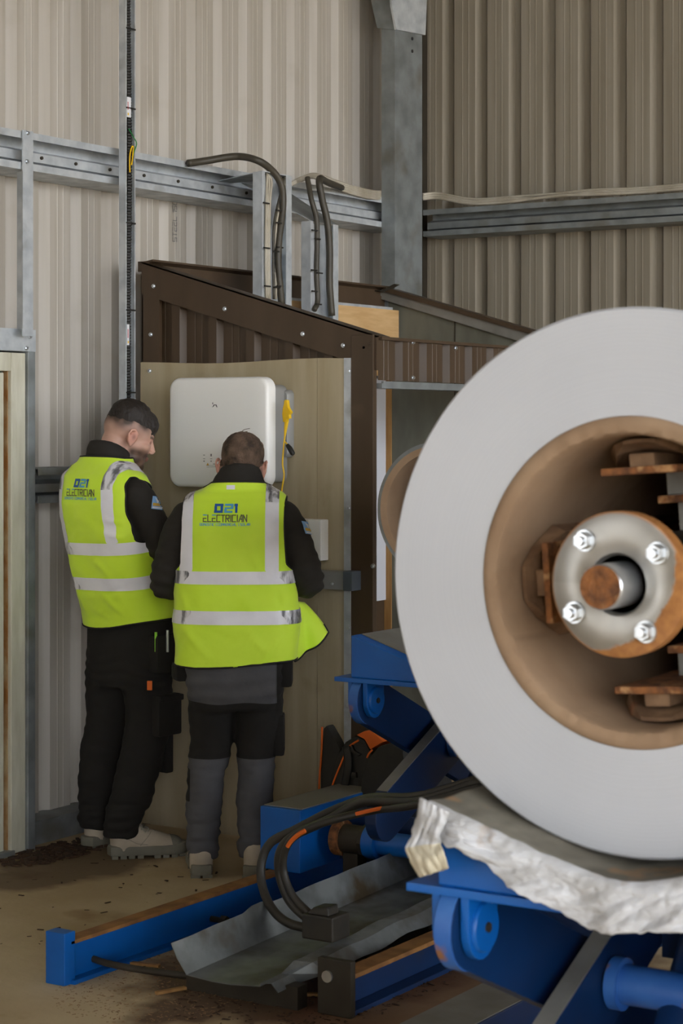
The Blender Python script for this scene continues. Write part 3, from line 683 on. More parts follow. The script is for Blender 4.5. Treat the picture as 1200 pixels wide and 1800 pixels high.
for k in range(5):
    o = k*3.2
    cable([X(510, 322+o*.3, -5.05), X(530, 312+o*.4, -5.1), X(552, 306+o*.5, -5.15), X(580, 314+o, -5.2), X(620, 328+o, -5.23), X(655, 336+o, -5.24), X(690, 338+o, -5.29), (-5.32, 9.0, 2.88-.012*k)], .0065, 'cablewht', 'signal_cable', ('topmost', 'second', 'middle', 'fourth', 'lowest')[k]+' of the pale cables bunched along the girt towards the corner')
for k in range(3):
    o = k*4
    Y = lambda px, py: on_y(px, py, YB-.16-.01*k)
    cable([(-5.29, YB-.22, 2.90-.012*k), Y(770, 340+o), Y(830, 350+o), Y(900, 346+o), Y(980, 340+o*.8+3*math.sin(k*2)), Y(1040, 334+o), Y(1120, 331+o*.9), Y(1230, 322+o), Y(1500, 305+o)], .0065+.001*k, 'cablewht', 'signal_cable', ('uppermost', 'middle', 'lowest')[k]+' of three dusty cables sagging along the end wall girt')
for xt, pts, root in ((-4.955, ((468, 357), (490, 370), (491, 392), (492, 435), (469, 436), (485, 442), (492, 503), (470, 503), (487, 505)), t1), (-4.955, ((553, 405), (558, 420), (552, 475), (562, 480), (553, 512), (560, 535)), t2)):
    for px, py in pts:
        p = on_x(px, py, xt); mb = MB(); mb.box((xt-.004, p.y-.022, p.z-.003), (xt+.003, p.y+.022, p.z+.003)); mb.build('cable_tie', M['blackp'], root)
# =================================================================== COIL, MANDREL, SCISSOR CRADLES
YC = 2.95; pc = on_y(1107, 1024, YC); CX, CZ = pc.x, pc.z; RO = .4445; RC = .269; RI = .238; LEN = 1.1
SL = math.radians(18)
co = empty('steel_coil', (CX, YC+LEN/2, CZ-RO), 'large white painted steel coil on a cardboard core in the foreground', 'steel coil')
prof = [(RC, 0), (RC+.03, -.001), (RC+.07, 0), (RC+.1, -.0012), (RC+.14, 0), (RO-.004, 0), (RO, .004), (RO, LEN), (RC, LEN)]
mb = MB(); mb.lathe(prof, (CX, YC, CZ), 'y', 160); o = mb.build('coil_wraps', M['coil'], None, smooth=True, origin=(CX, YC, CZ))
o.parent = co; o.location = Vector((CX, YC, CZ))-ORG[co.name]
mb = MB(); vs = []; fs = []; seg = 180
random.seed(3)
for i in range(seg):
    t = 2*PI*i/seg; j1 = random.uniform(-.0015, .0025); j2 = random.uniform(-.002, .002)
    for r, h in ((RC-.0005, .0), (RC-.004, -.004+j1*.4), (RI+.016, -.006+j1), (RI+.005+j2, -.003+j1), (RI, .006), (RI-.001, .2), (RI, LEN), (RC-.0005, LEN)):
        vs.append((CX+r*math.cos(t), YC+h, CZ+r*math.sin(t)))
for i in range(seg):
    j = (i+1) % seg
    for k in range(8):
        l = (k+1) % 8; fs.append((i*8+k, i*8+l, j*8+l, j*8+k))
mb.add(vs, fs); mb.build('cardboard_core', M['card'], co, smooth=True)
# expanding mandrel
ma = empty('mandrel', (CX, YC+.4, 0), 'rusty expanding mandrel with bolted steel flange inside the white coil', 'mandrel')
YFm = YC-.05
mb = MB(); mb.lathe([(.0, -.062), (.033, -.062), (.0365, -.058), (.0365, .2), (.0, .2)], (CX, YFm, CZ), 'y', 40, closed=False); mb.build('shaft', M['bolt'], ma, smooth=True)
mb = MB(); mb.lathe([(.0, -.0635), (.034, -.0635), (.0345, -.061), (0, -.061)], (CX, YFm, CZ), 'y', 40, closed=False); mb.build('shaft_end', M['rust'], ma, smooth=True)
def flange_mat():
    m = bpy.data.materials.new('machined_flange'); m.use_nodes = True; nt = m.node_tree; L = nt.links.new; b = nt.nodes['Principled BSDF']
    tc = nt.nodes.new('ShaderNodeTexCoord'); sx = nt.nodes.new('ShaderNodeSeparateXYZ'); L(tc.outputs['Object'], sx.inputs[0])
    def ma_(op, a, bb):
        n = nt.nodes.new('ShaderNodeMath'); n.operation = op
        for i, v in enumerate((a, bb)):
            if isinstance(v, (int, float)): n.inputs[i].default_value = v
            else: L(v, n.inputs[i])
        return n.outputs[0]
    r = ma_('SQRT', ma_('ADD', ma_('MULTIPLY', sx.outputs[0], sx.outputs[0]), ma_('MULTIPLY', sx.outputs[2], sx.outputs[2])), 0)
    d = ma_('ADD', ma_('MULTIPLY', sx.outputs[0], .42), ma_('MULTIPLY', sx.outputs[2], -.38))     # rust gathers at the lower right rim
    n = nt.nodes.new('ShaderNodeTexNoise'); n.inputs['Scale'].default_value = 45; n.inputs['Detail'].default_value = 6; L(tc.outputs['Object'], n.inputs['Vector'])
    s = ma_('ADD', ma_('ADD', r, d), ma_('MULTIPLY', n.outputs['Fac'], .03))
    f = nt.nodes.new('ShaderNodeMapRange'); f.inputs['From Min'].default_value = .147; f.inputs['From Max'].default_value = .153; L(s, f.inputs['Value'])
    r2 = nt.nodes.new('ShaderNodeMapRange'); r2.inputs['From Min'].default_value = .111; r2.inputs['From Max'].default_value = .116; L(r, r2.inputs['Value'])
    f = ma_('MAXIMUM', f.outputs[0], r2.outputs[0])
    at = ma_('ARCTAN2', sx.outputs[2], sx.outputs[0])
    n3 = nt.nodes.new('ShaderNodeTexNoise'); n3.noise_dimensions = '1D'; n3.inputs['Scale'].default_value = 1.4; n3.inputs['Detail'].default_value = 1; L(at, n3.inputs['W'])
    st = nt.nodes.new('ShaderNodeMix'); st.data_type = 'RGBA'; st.inputs[6].default_value = (*rgb(190, 187, 182), 1); st.inputs[7].default_value = (*rgb(150, 147, 140), 1); L(n3.outputs['Fac'], st.inputs[0])
    n2 = nt.nodes.new('ShaderNodeTexNoise'); n2.inputs['Scale'].default_value = 60; L(tc.outputs['Object'], n2.inputs['Vector'])
    ru = nt.nodes.new('ShaderNodeMix'); ru.data_type = 'RGBA'; ru.inputs[6].default_value = (*rgb(120, 74, 40), 1); ru.inputs[7].default_value = (*rgb(184, 128, 70), 1); L(n2.outputs['Fac'], ru.inputs[0])
    x = nt.nodes.new('ShaderNodeMix'); x.data_type = 'RGBA'; L(f, x.inputs[0]); L(st.outputs[2], x.inputs[6]); L(ru.outputs[2], x.inputs[7]); L(x.outputs[2], b.inputs['Base Color'])
    inv = ma_('SUBTRACT', 1, f); L(ma_('MULTIPLY', inv, .8), b.inputs['Metallic']); L(ma_('ADD', ma_('MULTIPLY', f, .45), .42), b.inputs['Roughness'])
    b.inputs['Anisotropic'].default_value = .6
    tn = nt.nodes.new('ShaderNodeTangent'); tn.direction_type = 'RADIAL'; tn.axis = 'Y'; L(tn.outputs[0], b.inputs['Tangent'])
    return m
mb = MB(); mb.lathe([(.046, .012), (.050, .001), (.052, 0), (.110, 0), (.1165, .004), (.1165, .034), (.0, .034), (.0, .014)], (CX, YFm, CZ), 'y', 96, closed=False)
o = mb.build('flange', flange_mat(), None, smooth=True, origin=(CX, YFm, CZ)); o.parent = ma; o.location = Vector((CX, YFm, CZ))-ORG[ma.name]; ORG[o.name] = ORG[ma.name]
fl_o = o
for k, an in enumerate((129, 37, 213, 305)):
    a = math.radians(an); r = .088; p = Vector((CX+r*math.cos(a), YFm, CZ+r*math.sin(a)))
    mb = MB(); mb.cyl(p+Vector((0, .002, 0)), p+Vector((0, -.004, 0)), .0185, 24); mb.cyl(p+Vector((0, -.004, 0)), p+Vector((0, -.019, 0)), .0145, 6); mb.cyl(p+Vector((0, -.019, 0)), p+Vector((0, -.025, 0)), .008, 16)
    b = mb.build('bolt', M['bolt'], ma, bevel=.0012)
mb = MB(); mb.cyl((CX, YFm+.034, CZ), (CX, YC+LEN+.1, CZ), .075, 32); mb.build('hub_tube', M['darkst'], ma, smooth=True)
for an in (0, 90, 180, 270):
    a = math.radians(an+4)
    def P(r, t, y): return (CX+r*math.cos(a)-t*math.sin(a), YC+y, CZ+r*math.sin(a)+t*math.cos(a))
    # curved shoe pressing on the core, tapered at the front
    n = 10; vs = []; fs = []
    rows = [(.07, .30, .232, .226), (.10, .62, .233, .214), (.16, 1.0, .234, .206), (.95, 1.0, .234, .206)]
    for y, sc, r1, r0 in rows:
        for rr_ in (r1, r0):
            for k in range(n+1):
                th = (-.42+.84*k/n)*sc; vs.append(P(rr_*math.cos(th), rr_*math.sin(th), y))
    m_ = 2*(n+1)
    for i in range(len(rows)-1):
        for q in range(n):
            fs.append((i*m_+q, i*m_+q+1, (i+1)*m_+q+1, (i+1)*m_+q)); fs.append((i*m_+n+1+q, (i+1)*m_+n+1+q, (i+1)*m_+n+2+q, i*m_+n+2+q))
        fs.append((i*m_, (i+1)*m_, (i+1)*m_+n+1, i*m_+n+1)); fs.append((i*m_+n, i*m_+2*n+1, (i+1)*m_+2*n+1, (i+1)*m_+n))
    for i in (0, len(rows)-1):
        for q in range(n): fs.append((i*m_+q, i*m_+n+1+q, i*m_+n+2+q, i*m_+q+1))
    mk('expanding_shoe', vs, fs, M['rustd'], ma)
    def blk(r0, r1, t0, t1, y0, y1, name, m, taper=0):
        vs = [P(r0, t0, y0), P(r1, t0, y0), P(r1, t1, y0), P(r0, t1, y0), P(r0, t0, y1), P(r1, t0, y1), P(r1, t1, y1), P(r0, t1, y1)]
        if taper: vs[0] = P(r0, t0*taper, y0); vs[1] = P(r1, t0*taper, y0); vs[2] = P(r1, t1*taper, y0); vs[3] = P(r0, t1*taper, y0)
        return mk(name, vs, [(0,1,2,3),(4,7,6,5),(0,4,5,1),(1,5,6,2),(2,6,7,3),(3,7,4,0)], M[m], ma, bevel=.002)
    blk(.174, .186, -.08, .08, .06, .9, 'backing_plate', 'rust', .85)
    blk(.186, .208, -.022, .022, .075, .9, 'spacer_block', 'rustd')
    blk(.135, .176, -.03, .03, .24, .33, 'link_block', 'greyst')
    blk(.122, .135, -.04, .04, .22, .36, 'link_plate', 'rust')
    blk(.07, .122, -.02, .02, .26, .32, 'link_arm', 'greyst')
mb = MB(); mb.lathe([(0, LEN-.12), (.225, LEN-.12), (.225, LEN-.1), (0, LEN-.1)], (CX, YC, CZ), 'y', 48, closed=False); mb.build('light_stop_disc', M['darkst'], ma, smooth=True)  # added disc closing the core's rear end to keep light out of it
mb = MB(); mb.box((CX-.16, YC+LEN+.08, .02), (CX+.16, YC+LEN+.4, CZ+.25)); mb.box((CX-.4, YC+LEN-.1, 0), (CX+.4, YC+LEN+.6, .03))
st = mb.build('stand', M['blue'], ma, bevel=.01)

def cradle(x0, y0, zf, label):
    r = empty('coil_cradle', (x0, y0+.45, 0), label, 'coil lift', 'blue scissor coil cradles')
    W = .34; dl = .9; e = -.03
    tl = math.tan(SL)
    h = lambda x: zf+.02+abs(x)*tl
    mb = MB(); mb.prism([(x0-W, y0, zf), (x0+W, y0, zf), (x0+W, y0, h(W)), (x0, y0, h(0)), (x0-W, y0, h(W))], (0, dl, 0)); sd = mb.build('saddle', M['blue'], r, bevel=.003)
    for s in (-1, 1):                                    # dusty wear pads on the V
        mb = MB(); mb.prism([(x0+s*.02, y0+.05, h(.02)+.001), (x0+s*(W-.01), y0+.05, h(W-.01)+.001), (x0+s*(W-.01), y0+.05, h(W-.01)+.004), (x0+s*.02, y0+.05, h(.02)+.004)], (0, dl-.06, 0)); mb.build('wear_pad', M['greyst'], sd)
    mb = MB(); mb.box((x0-.395, y0-.012, zf-.014), (x0+.395, y0+dl, zf)); mb.build('saddle_flange', M['blue'], r, bevel=.002)
    zp = zf-.072; yp = y0+.05
    def lug(xa, xb, yq):
        pts = [(xa, yq-.05, zf-.014), (xa, yq+.05, zf-.014)]
        for k in range(11):
            a = -PI*k/10; pts.append((xa, yq+.05*math.cos(a), zp+.055*math.sin(a)))
        mb = MB(); mb.prism(pts, (xb-xa, 0, 0)); return mb.build('lug', M['blue'], r, bevel=.002)
    for s in (-1, 1):
        q = (lambda a, b: (x0-b, x0-a)) if s > 0 else (lambda a, b: (x0+a, x0+b))
        for yq in (yp, y0+.85):
            lug(*q(-.322+e, -.307+e), yq)
            xi, xo = q(-.268+e, -.252+e); lug(xi, xo, yq)
            xa = xo if s < 0 else xi
            sg = 1 if s < 0 else -1
            mb = MB(); mb.lathe([(0, 0), (.043, 0), (.043, sg*.004), (.040, sg*.008), (0, sg*.008)], (xa, yq, zp), 'x', 32, closed=False); pin = mb.build('pin', M['blue'], r, smooth=True)
            mb = MB(); mb.cyl((xa+sg*.008, yq, zp), (xa+sg*.012, yq, zp), .009, 6); mb.build('grease_nipple', M['darkst'], pin)
        def arm(xa, xb, ya, za_, yb2, zb2, nm, m, hw=.075):
            a = Vector((0, ya, za_)); b = Vector((0, yb2, zb2)); t = (b-a).normalized(); nn = Vector((0, -t.z, t.y)); pts = []
            for c_, sgn in ((a, -1), (b, 1)):
                for k in range(13):
                    an = PI/2-PI*k/12
                    v = c_+(t*math.cos(an)*sgn+nn*math.sin(an)*sgn)*hw
                    pts.append((xa, v.y, v.z))
            mb = MB(); mb.prism(pts, (xb-xa, 0, 0)); return mb.build(nm, M[m], r, bevel=.002), a, b, nn
        xi, xo = q(-.304+e, -.271+e); ar, *_ = arm(xi, xo, yp, zp, y0+.85, zf-.43, 'scissor_arm', 'blueshade')
        mb = MB(); mb.cyl((xi+.001, yp, zp), (xo-.001, yp, zp), .0765, 40); b_ = mb.build('boss', M['bluew'], ar, smooth=True); 
        xi, xo = q(-.245+e, -.205+e)
        ar2, a, b, nn = arm(xi, xo, y0+.85, zp, yp, zf-.43, 'scissor_arm', 'blueshade')
        if nn.z < 0: nn = -nn
        mb = MB(); e1 = a.lerp(b, .03)+nn*.0755; e2 = a.lerp(b, .97)+nn*.0755
        mb.prism([(xi+.001, e1.y, e1.z), (xo-.001, e1.y, e1.z), (xo-.001, e2.y, e2.z), (xi+.001, e2.y, e2.z)], tuple(nn*.002)); mb.build('skylit_arm_edge', M['greyst'], ar2)  # grey strip paints the skylight falling on the arm's upper edge
    mb = MB(); mb.box((x0-.21, y0+.62, zf-.24), (x0+.23, y0+.64, zf-.014)); mb.build('saddle_web', M['blueshade'], r)
    zc_ = (zp+zf-.43)/2; yc_ = y0+.45
    mb = MB(); mb.cyl((x0-.23, yc_, zc_), (x0+.23, yc_, zc_), .036, 28); tb = mb.build('cross_tube', M['bluew'], r, smooth=True)
    for xx_ in (-.23, .208):
        mb = MB(); mb.cyl((x0+xx_, yc_, zc_), (x0+xx_+.022, yc_, zc_), .048, 28); mb.build('collar', M['bluew'], tb, smooth=True)
    mb = MB(); mb.cyl((x0-.24, y0+.83, zp), (x0+.24, y0+.83, zp), .04, 24); mb.build('cross_tube', M['blue'], r, smooth=True)
    mb = MB(); mb.cyl((x0-.1, y0+.3, zf-.45), (x0-.1, y0+.62, zf-.1), .04, 20); mb.build('lift_cylinder', M['blueshade'], r, smooth=True)
    mb = MB(); mb.box((x0-.19, y0+.55, .16), (x0+.32, y0+dl, zf-.50)); mb.build('base_box', M['blueshade'], r, bevel=.006)
    mb = MB(); mb.box((x0-.2, y0+.5, 0), (x0+.36, y0+dl+.05, .16)); mb.build('plinth', M['blueshade'], r, bevel=.006)
    return r
def cloth_z(x): return .0145+math.tan(SL)*math.hypot(x-.035, .07)
ZF1 = CZ-.3                                  # lowered until the coil just rests on the cloth
while min(math.hypot(i/200, CZ-ZF1-cloth_z(i/200)) for i in range(-80, 81)) < RO+.003: ZF1 -= .001
c1 = cradle(CX+.03, 2.87, ZF1-.009, 'near blue scissor coil cradle under the white coil and dirty cloth')
y2 = 5.2; x2 = on_y(617, 1160, y2).x+.34
c2 = cradle(x2, y2, on_y(607, 1190, y2).z, 'far blue scissor coil cradle with bare saddle behind the white coil')
# dirty cloth over the near saddle
def cloth():
    W = .328; nx, ny = 170, 80; y0, y1 = 2.835, 3.76; tl = math.tan(SL); vs = []; fs = []
    zb_ = lambda x: ZF1+cloth_z(x)
    zt = lambda x: zb_(x) if x > -.312 else zb_(-.312)+(x+.312)*1.1
    rng = random.Random(5)
    def drop(x):
        u = (x+W)/(2*W)
        return float(np.interp(u, [0, .05, .13, .21, .32, .45, 1], [.05, .046, .034, .046, .060, .066, .066]))+.006*noise.noise(Vector((u*7, .3, 0)))+.007*noise.noise(Vector((u*17, 1.3, 0)))+.005*noise.noise(Vector((u*41, 2.3, 0)))
    for j in range(ny+1):
        t = j/ny
        for i in range(nx+1):
            x = -W+2*W*i/nx
            if t < .32:
                s = 1-t/.32; d_ = drop(x)*s
                f = 1 if d_ > .012 else d_/.012
                y = y0-.004-.012*s-.016*noise.noise(Vector((x*16, s*1.5, 4)))*s**.5-.009*noise.noise(Vector((x*38+s*4, s*2, 9)))*s**.5-.003*noise.noise(Vector((x*110, s*9, 3))); z = zt(x)-.004-d_
                xx = x*(1+.02*s)+.008*noise.noise(Vector((x*9, s*2, 7)))*s
            else:
                s = (t-.32)/.68; y = y0+(y1-y0)*s**1.2; z = zt(x)+.004*noise.noise(Vector((x*14, y*9, 2)))+.002*noise.noise(Vector((x*40, y*25, 5)))+(.006*math.exp(-((s-.02)/.05)**2) if s > 0 else 0); xx = x
                if abs(x) > .32: xx = x+.012*math.sin(y*18)*(abs(x)-.3)/.085; z -= .04*(abs(x)-.32)/.065*(.5+.5*math.sin(y*9))
            vs.append((CX+xx, y, z))
    m = nx+1
    fs = [(j*m+i, j*m+i+1, (j+1)*m+i+1, (j+1)*m+i) for j in range(ny) for i in range(nx)]
    o = mk('dust_sheet', vs, fs, M['cloth'], smooth='all', solid=.003)
    o.data.materials.append(M['dirtcloth'])
    for k, p in enumerate(o.data.polygons):
        if k//nx > ny*.33: p.material_index = 1
    return tag(o, 'dirty white cloth draped over the near cradle under the coil', 'cloth')
cl = cloth()
le = [(739, 1402), (734, 1438), (724, 1470), (712, 1492), (722, 1515), (738, 1542)]; re_ = [(790, 1428), (782, 1446), (772, 1466), (774, 1484), (782, 1504), (788, 1526)]
vs = []; n = 24
for j in range(n+1):
    t = j/n*5; i0 = min(int(t), 4); f = t-i0
    A_ = (le[i0][0]+(le[i0+1][0]-le[i0][0])*f, le[i0][1]+(le[i0+1][1]-le[i0][1])*f); B_ = (re_[i0][0]+(re_[i0+1][0]-re_[i0][0])*f, re_[i0][1]+(re_[i0+1][1]-re_[i0][1])*f)
    for i in range(n+1):
        s = i/n; px, py = A_[0]+(B_[0]-A_[0])*s, A_[1]+(B_[1]-A_[1])*s
        vs.append(on_y(px, py, 2.806+.016*noise.noise(Vector((s*3.2, j/n*3, 1)))+.008*noise.noise(Vector((s*8, j/n*6, 5)))+.02*(s-.6)**2))
fs = [(j*(n+1)+i, j*(n+1)+i+1, (j+1)*(n+1)+i+1, (j+1)*(n+1)+i) for j in range(n) for i in range(n)]
hc_ = mk('hanging_corner', vs, fs, M['cloth'], cl, smooth='all', solid=.004)
hc_.data.materials.append(M['cream'])
for k, q_ in enumerate(hc_.data.polygons):
    if k//n > n*.58: q_.material_index = 1

# added cabinet, unseen to the right, placed to shade the machine's underside
dcb = empty('shade_cabinet', (-.45, 3.7, 0), 'unseen blue cabinet added right of the coil to shade the machine', 'light blocker')
mb = MB(); mb.box((-.85, 2.95, .1), (-.2, 4.7, 1.0)); mb.build('body', M['blue'], dcb, bevel=.01)
mb = MB(); mb.box((-.82, 2.98, 0), (-.23, 4.67, .1)); mb.build('plinth', M['darkst'], dcb)
for a_ in (2.98, 3.84):
    mb = MB(); mb.box((-.862, a_, .15), (-.851, a_+.83, .96)); dd_ = mb.build('door', M['blue'], dcb, bevel=.003)
    mb = MB(); mb.box((-.885, a_+.06, .5), (-.862, a_+.085, .62)); mb.build('handle', M['blackp'], dd_, bevel=.003)

# far used-up coil on its own stand
yq = 5.32; pr_ = on_y(765, 897, yq); R2 = .21
fc = empty('steel_coil', (pr_.x, yq+.5, pr_.z-R2), 'small used-up coil with thin grey rim on brown core behind the big coil', 'steel coil')
mb = MB(); mb.lathe([(R2-.012, 0), (R2, 0), (R2, 1.0), (R2-.012, 1.0)], (pr_.x, yq, pr_.z), 'y', 96); mb.build('coil_wraps', M['galvd'], fc, smooth=True)
mb = MB(); mb.lathe([(R2-.032, .004), (R2-.0125, -.003), (R2-.0125, 1.0), (R2-.032, 1.0)], (pr_.x, yq, pr_.z), 'y', 96); mb.build('cardboard_core', M['card'], fc, smooth=True)
fs_ = empty('mandrel_stand', (pr_.x, yq+.9, 0), 'dark mandrel shaft and blue post carrying the far used-up coil', 'mandrel')
mb = MB(); mb.cyl((pr_.x, yq+.05, pr_.z), (pr_.x, yq+1.3, pr_.z), .07, 24); mb.build('shaft', M['darkst'], fs_, smooth=True)
for k in range(4):
    a = PI/2*k+.5; c_, s_ = math.cos(a), math.sin(a)
    mb = MB(); mb.prism([(pr_.x+c_*.07-s_*.03, yq+.1, pr_.z+s_*.07+c_*.03), (pr_.x+c_*.175-s_*.03, yq+.1, pr_.z+s_*.172+c_*.03), (pr_.x+c_*.175+s_*.03, yq+.1, pr_.z+s_*.172-c_*.03), (pr_.x+c_*.07+s_*.03, yq+.1, pr_.z+s_*.07-c_*.03)], (0, .8, 0)); mb.build('expanding_shoe', M['rustd'], fs_)
mb = MB(); mb.box((pr_.x-.13, yq+1.15, 0), (pr_.x+.13, yq+1.4, pr_.z+.2)); mb.build('post', M['blue'], fs_, bevel=.008)

# ------------------------------------------------------------------ floor rails
a = on_z(80, 1728, 0)
XR1 = a.x; YR0 = a.y
r1 = empty('floor_rail', (XR1+.04, YR0+1, 0), 'long blue floor rail with rusty top and upright end, nearest the workers', 'floor rail', 'blue floor rails')
hr = .118
mb = MB(); mb.box((XR1+.004, YR0+.03, .0), (XR1+.09, 7.6, .014)); mb.box((XR1+.04, YR0+.03, .014), (XR1+.058, 7.6, hr)); mb.build('rail_beam', M['blue'], r1, bevel=.002)
mb = MB(); mb.box((XR1+.02, YR0+.03, hr), (XR1+.075, 7.6, hr+.012)); mb.build('rail_head', M['railrust'], r1, bevel=.002)
mb = MB(); mb.box((XR1, YR0, 0), (XR1+.075, YR0+.05, .158)); mb.build('end_stop', M['blue'], r1, bevel=.003)
q = on_z(520, 1535, hr+.012); q0 = on_y(457, 1500, q.y-.05); 
X0 = on_y(457, 1500, q.y).x; X1 = on_y(527, 1500, q.y).x
ZS = on_y(470, 1418, q.y).z
mb = MB(); mb.box((X0, q.y, hr+.012), (X1, q.y+.9, ZS)); sb = mb.build('stub_box', M['blue'], r1, bevel=.004)
mb = MB(); mb.box((X0+.004, q.y+.02, ZS), (X1-.004, q.y+.9, ZS+.0025)); mb.build('dust_layer', mat('grey_dust', rgb(132, 128, 118), .95), sb)
mb = MB(); mb.box((X1+.002, q.y+.25, hr+.02), (X1+.62, q.y+.9, ZS-.03)); mb.build('side_box', M['blueshade'], r1, bevel=.004)
for px, py in ((372, 1615), (565, 1560)):
    p = on_x(px, py, XR1+.06); mb = MB(); mb.cyl((XR1+.058, p.y, p.z), (XR1+.115, p.y, p.z), .010, 10); mb.cyl((XR1+.1, p.y, p.z), (XR1+.122, p.y, p.z), .017, 6); mb.build('stud_bolt', M['darkst'], r1)
# hydraulic cylinder lying across
yh = q.y+.16; hp = on_y(598, 1472, yh)
hc = empty('hydraulic_cylinder', (hp.x+.25, yh, 0), 'blue hydraulic cylinder with rusty end disc lying beside the stub box', 'hydraulic cylinder')
mb = MB(); mb.cyl((hp.x-.012, yh, hp.z), (hp.x+.02, yh, hp.z), .062, 28); mb.build('end_disc', M['rust'], hc, smooth=True)
mb = MB(); mb.cyl((hp.x+.02, yh, hp.z), (hp.x+.1, yh, hp.z), .05, 28); mb.cyl((hp.x+.1, yh, hp.z), (hp.x+.118, yh, hp.z), .056, 8); mb.build('gland', M['darkst'], hc, smooth=True)
mb = MB(); mb.cyl((hp.x+.118, yh, hp.z), (hp.x+.165, yh, hp.z), .058, 28); mb.cyl((hp.x+.165, yh, hp.z), (hp.x+.47, yh, hp.z), .04, 28); mb.build('barrel', M['blue'], hc, smooth=True)
mb = MB(); mb.box((hp.x+.03, yh-.03, 0.0), (hp.x+.09, yh+.03, hp.z-.045)); mb.build('foot', M['darkst'], hc)
# second rail with bracket
b = on_z(622, 1770, 0); XR2 = b.x-.02; yb0 = on_x(612, 1745, XR2+.05).y
r2 = empty('floor_rail', (XR2, yb0+1, 0), 'nearer blue floor rail with rusty top behind a dark end bracket', 'floor rail', 'blue floor rails')
mb = MB(); mb.box((XR2-.03, yb0, 0), (XR2+.07, 7.0, .014)); mb.box((XR2+.0, yb0, .014), (XR2+.02, 7.0, .092)); mb.build('rail_beam', M['blueshade'], r2, bevel=.002)
mb = MB(); mb.box((XR2-.02, yb0, .092), (XR2+.045, 7.0, .106)); mb.build('rail_head', M['railrust'], r2, bevel=.002)
pa = on_y(551, 1800, yb0-.05); pb = on_y(610, 1695, yb0-.05)
mb = MB(); mb.box((pa.x, yb0-.03, 0), (pb.x, yb0-.005, pb.z)); br = mb.build('end_bracket', M['darkst'], r2, bevel=.003)
pz = on_y(576, 1716, yb0-.03); mb = MB(); mb.cyl((pz.x, yb0-.028, pz.z), (pz.x, yb0-.037, pz.z), .017, 20); mb.build('bolt', M['bolt'], br)
pz = on_y(563, 1794, yb0-.03); mb = MB(); mb.cyl((pz.x, yb0-.028, pz.z), (pz.x, yb0-.036, pz.z), .007, 12); mb.build('bolt', M['bolt'], br)
# third beam at the bottom edge
c0 = on_z(870, 1718, .15); c1_ = on_z(930, 1745, .15)
mb = MB(); mb.box((c0.x, 3.6, .0), (c1_.x+.02, c0.y, .15)); bm3 = tag(mb.build('floor_beam', M['blueshade'], bevel=.004), 'short dark blue floor beam with grey dusty top under the near cradle', 'floor beam')
mb = MB(); mb.box((c0.x+.003, 3.603, .1505), (c1_.x+.017, c0.y-.003, .153)); mb.build('beam_top', M['greyst'], bm3)
# bent galvanised channel lying between the rails
g = empty('metal_channel', (-3.37, 5.1, 0), 'bent galvanised steel channel lying between the blue rails', 'scrap metal')
A = [on_z(320, 1702, .10), on_z(440, 1735, .07), on_z(500, 1708, .07)]
def chan():
    n = 26; vs = []; fs = []
    y0, y1 = 4.66, 6.0
    xl_, xr_ = -3.53, -3.27
    for j in range(n+1):
        t = j/n; y = y0+(y1-y0)*t; z = .075+.045*t; w = .002*math.sin(t*17)+.0025*math.sin(t*31)
        lift = .012 if .30 < t < .36 else 0
        row = [(xl_-.035+w, y-.03, z+.095+lift), (xl_-.02+w*.5, y-.02, z+.05), (xl_, y, z), (xl_+.09, y, z-.005), ((xl_+xr_)/2+.03, y, z-.004), (xr_, y, z+.006),
               (xr_+.015, y, z+.04+w), (xr_+.06, y+.03, z+.035+w), (xr_+.095, y+.05, z+.002+w*1.5)]
        if t < .1: row[7] = (xr_+.02, y+.03, z+.01); row[8] = (xr_+.03, y+.05, z-.02); row[6] = (xr_+.005, y, z+.015)
        vs += row
    m = 9
    fs = [(j*m+i, j*m+i+1, (j+1)*m+i+1, (j+1)*m+i) for j in range(n) for i in range(m-1)]
    return vs, fs
v_, f_ = chan(); mk('channel_sheet', v_, f_, M['galvs'], g, solid=.003)
for yy in (4.75, 5.5):
    mb = MB(); mb.box((-3.6, yy, 0), (-3.2, yy+.05, .064+.045*(yy-4.66)/1.34)); mb.build('packing_bar', M['darkst'], g)
# hoses
def hose(pts, r, label):
    mb = MB(); mb.tube(spline(pts, 8), r, 10); o = mb.build('hydraulic_hose', M['rubber'], smooth='all'); return tag(o, label, 'hose', 'black hydraulic hoses')
Q = at_d
hose([Q(840, 1370, 5.72), Q(735, 1400, 5.85), Q(650, 1403, 6.1), Q(585, 1425, 6.2), Q(520, 1458, 6.25), Q(475, 1482, 6.28), Q(459, 1520, 6.28), Q(462, 1562, 6.25), Q(480, 1600, 6.2), Q(506, 1622, 6.15), Q(540, 1632, 6.12)], .0145, 'outermost black hose looping lowest to the left over the rail')
hose([Q(850, 1372, 5.69), Q(735, 1408, 5.82), Q(640, 1410, 6.05), Q(575, 1442, 6.1), Q(515, 1470, 6.12), Q(492, 1498, 6.14), Q(492, 1540, 6.15), Q(510, 1585, 6.12), Q(545, 1618, 6.08), Q(570, 1630, 6.05)], .0145, 'middle black hose curling down onto the galvanised channel')
hose([Q(850, 1382, 5.66), Q(730, 1415, 5.79), Q(660, 1424, 6.0), Q(590, 1440, 6.02), Q(530, 1462, 6.05), Q(503, 1490, 6.08), Q(498, 1530, 6.1), Q(515, 1575, 6.08), Q(552, 1612, 6.04), Q(580, 1626, 6.0)], .012, 'innermost black hose with an orange stripe curling into the channel')
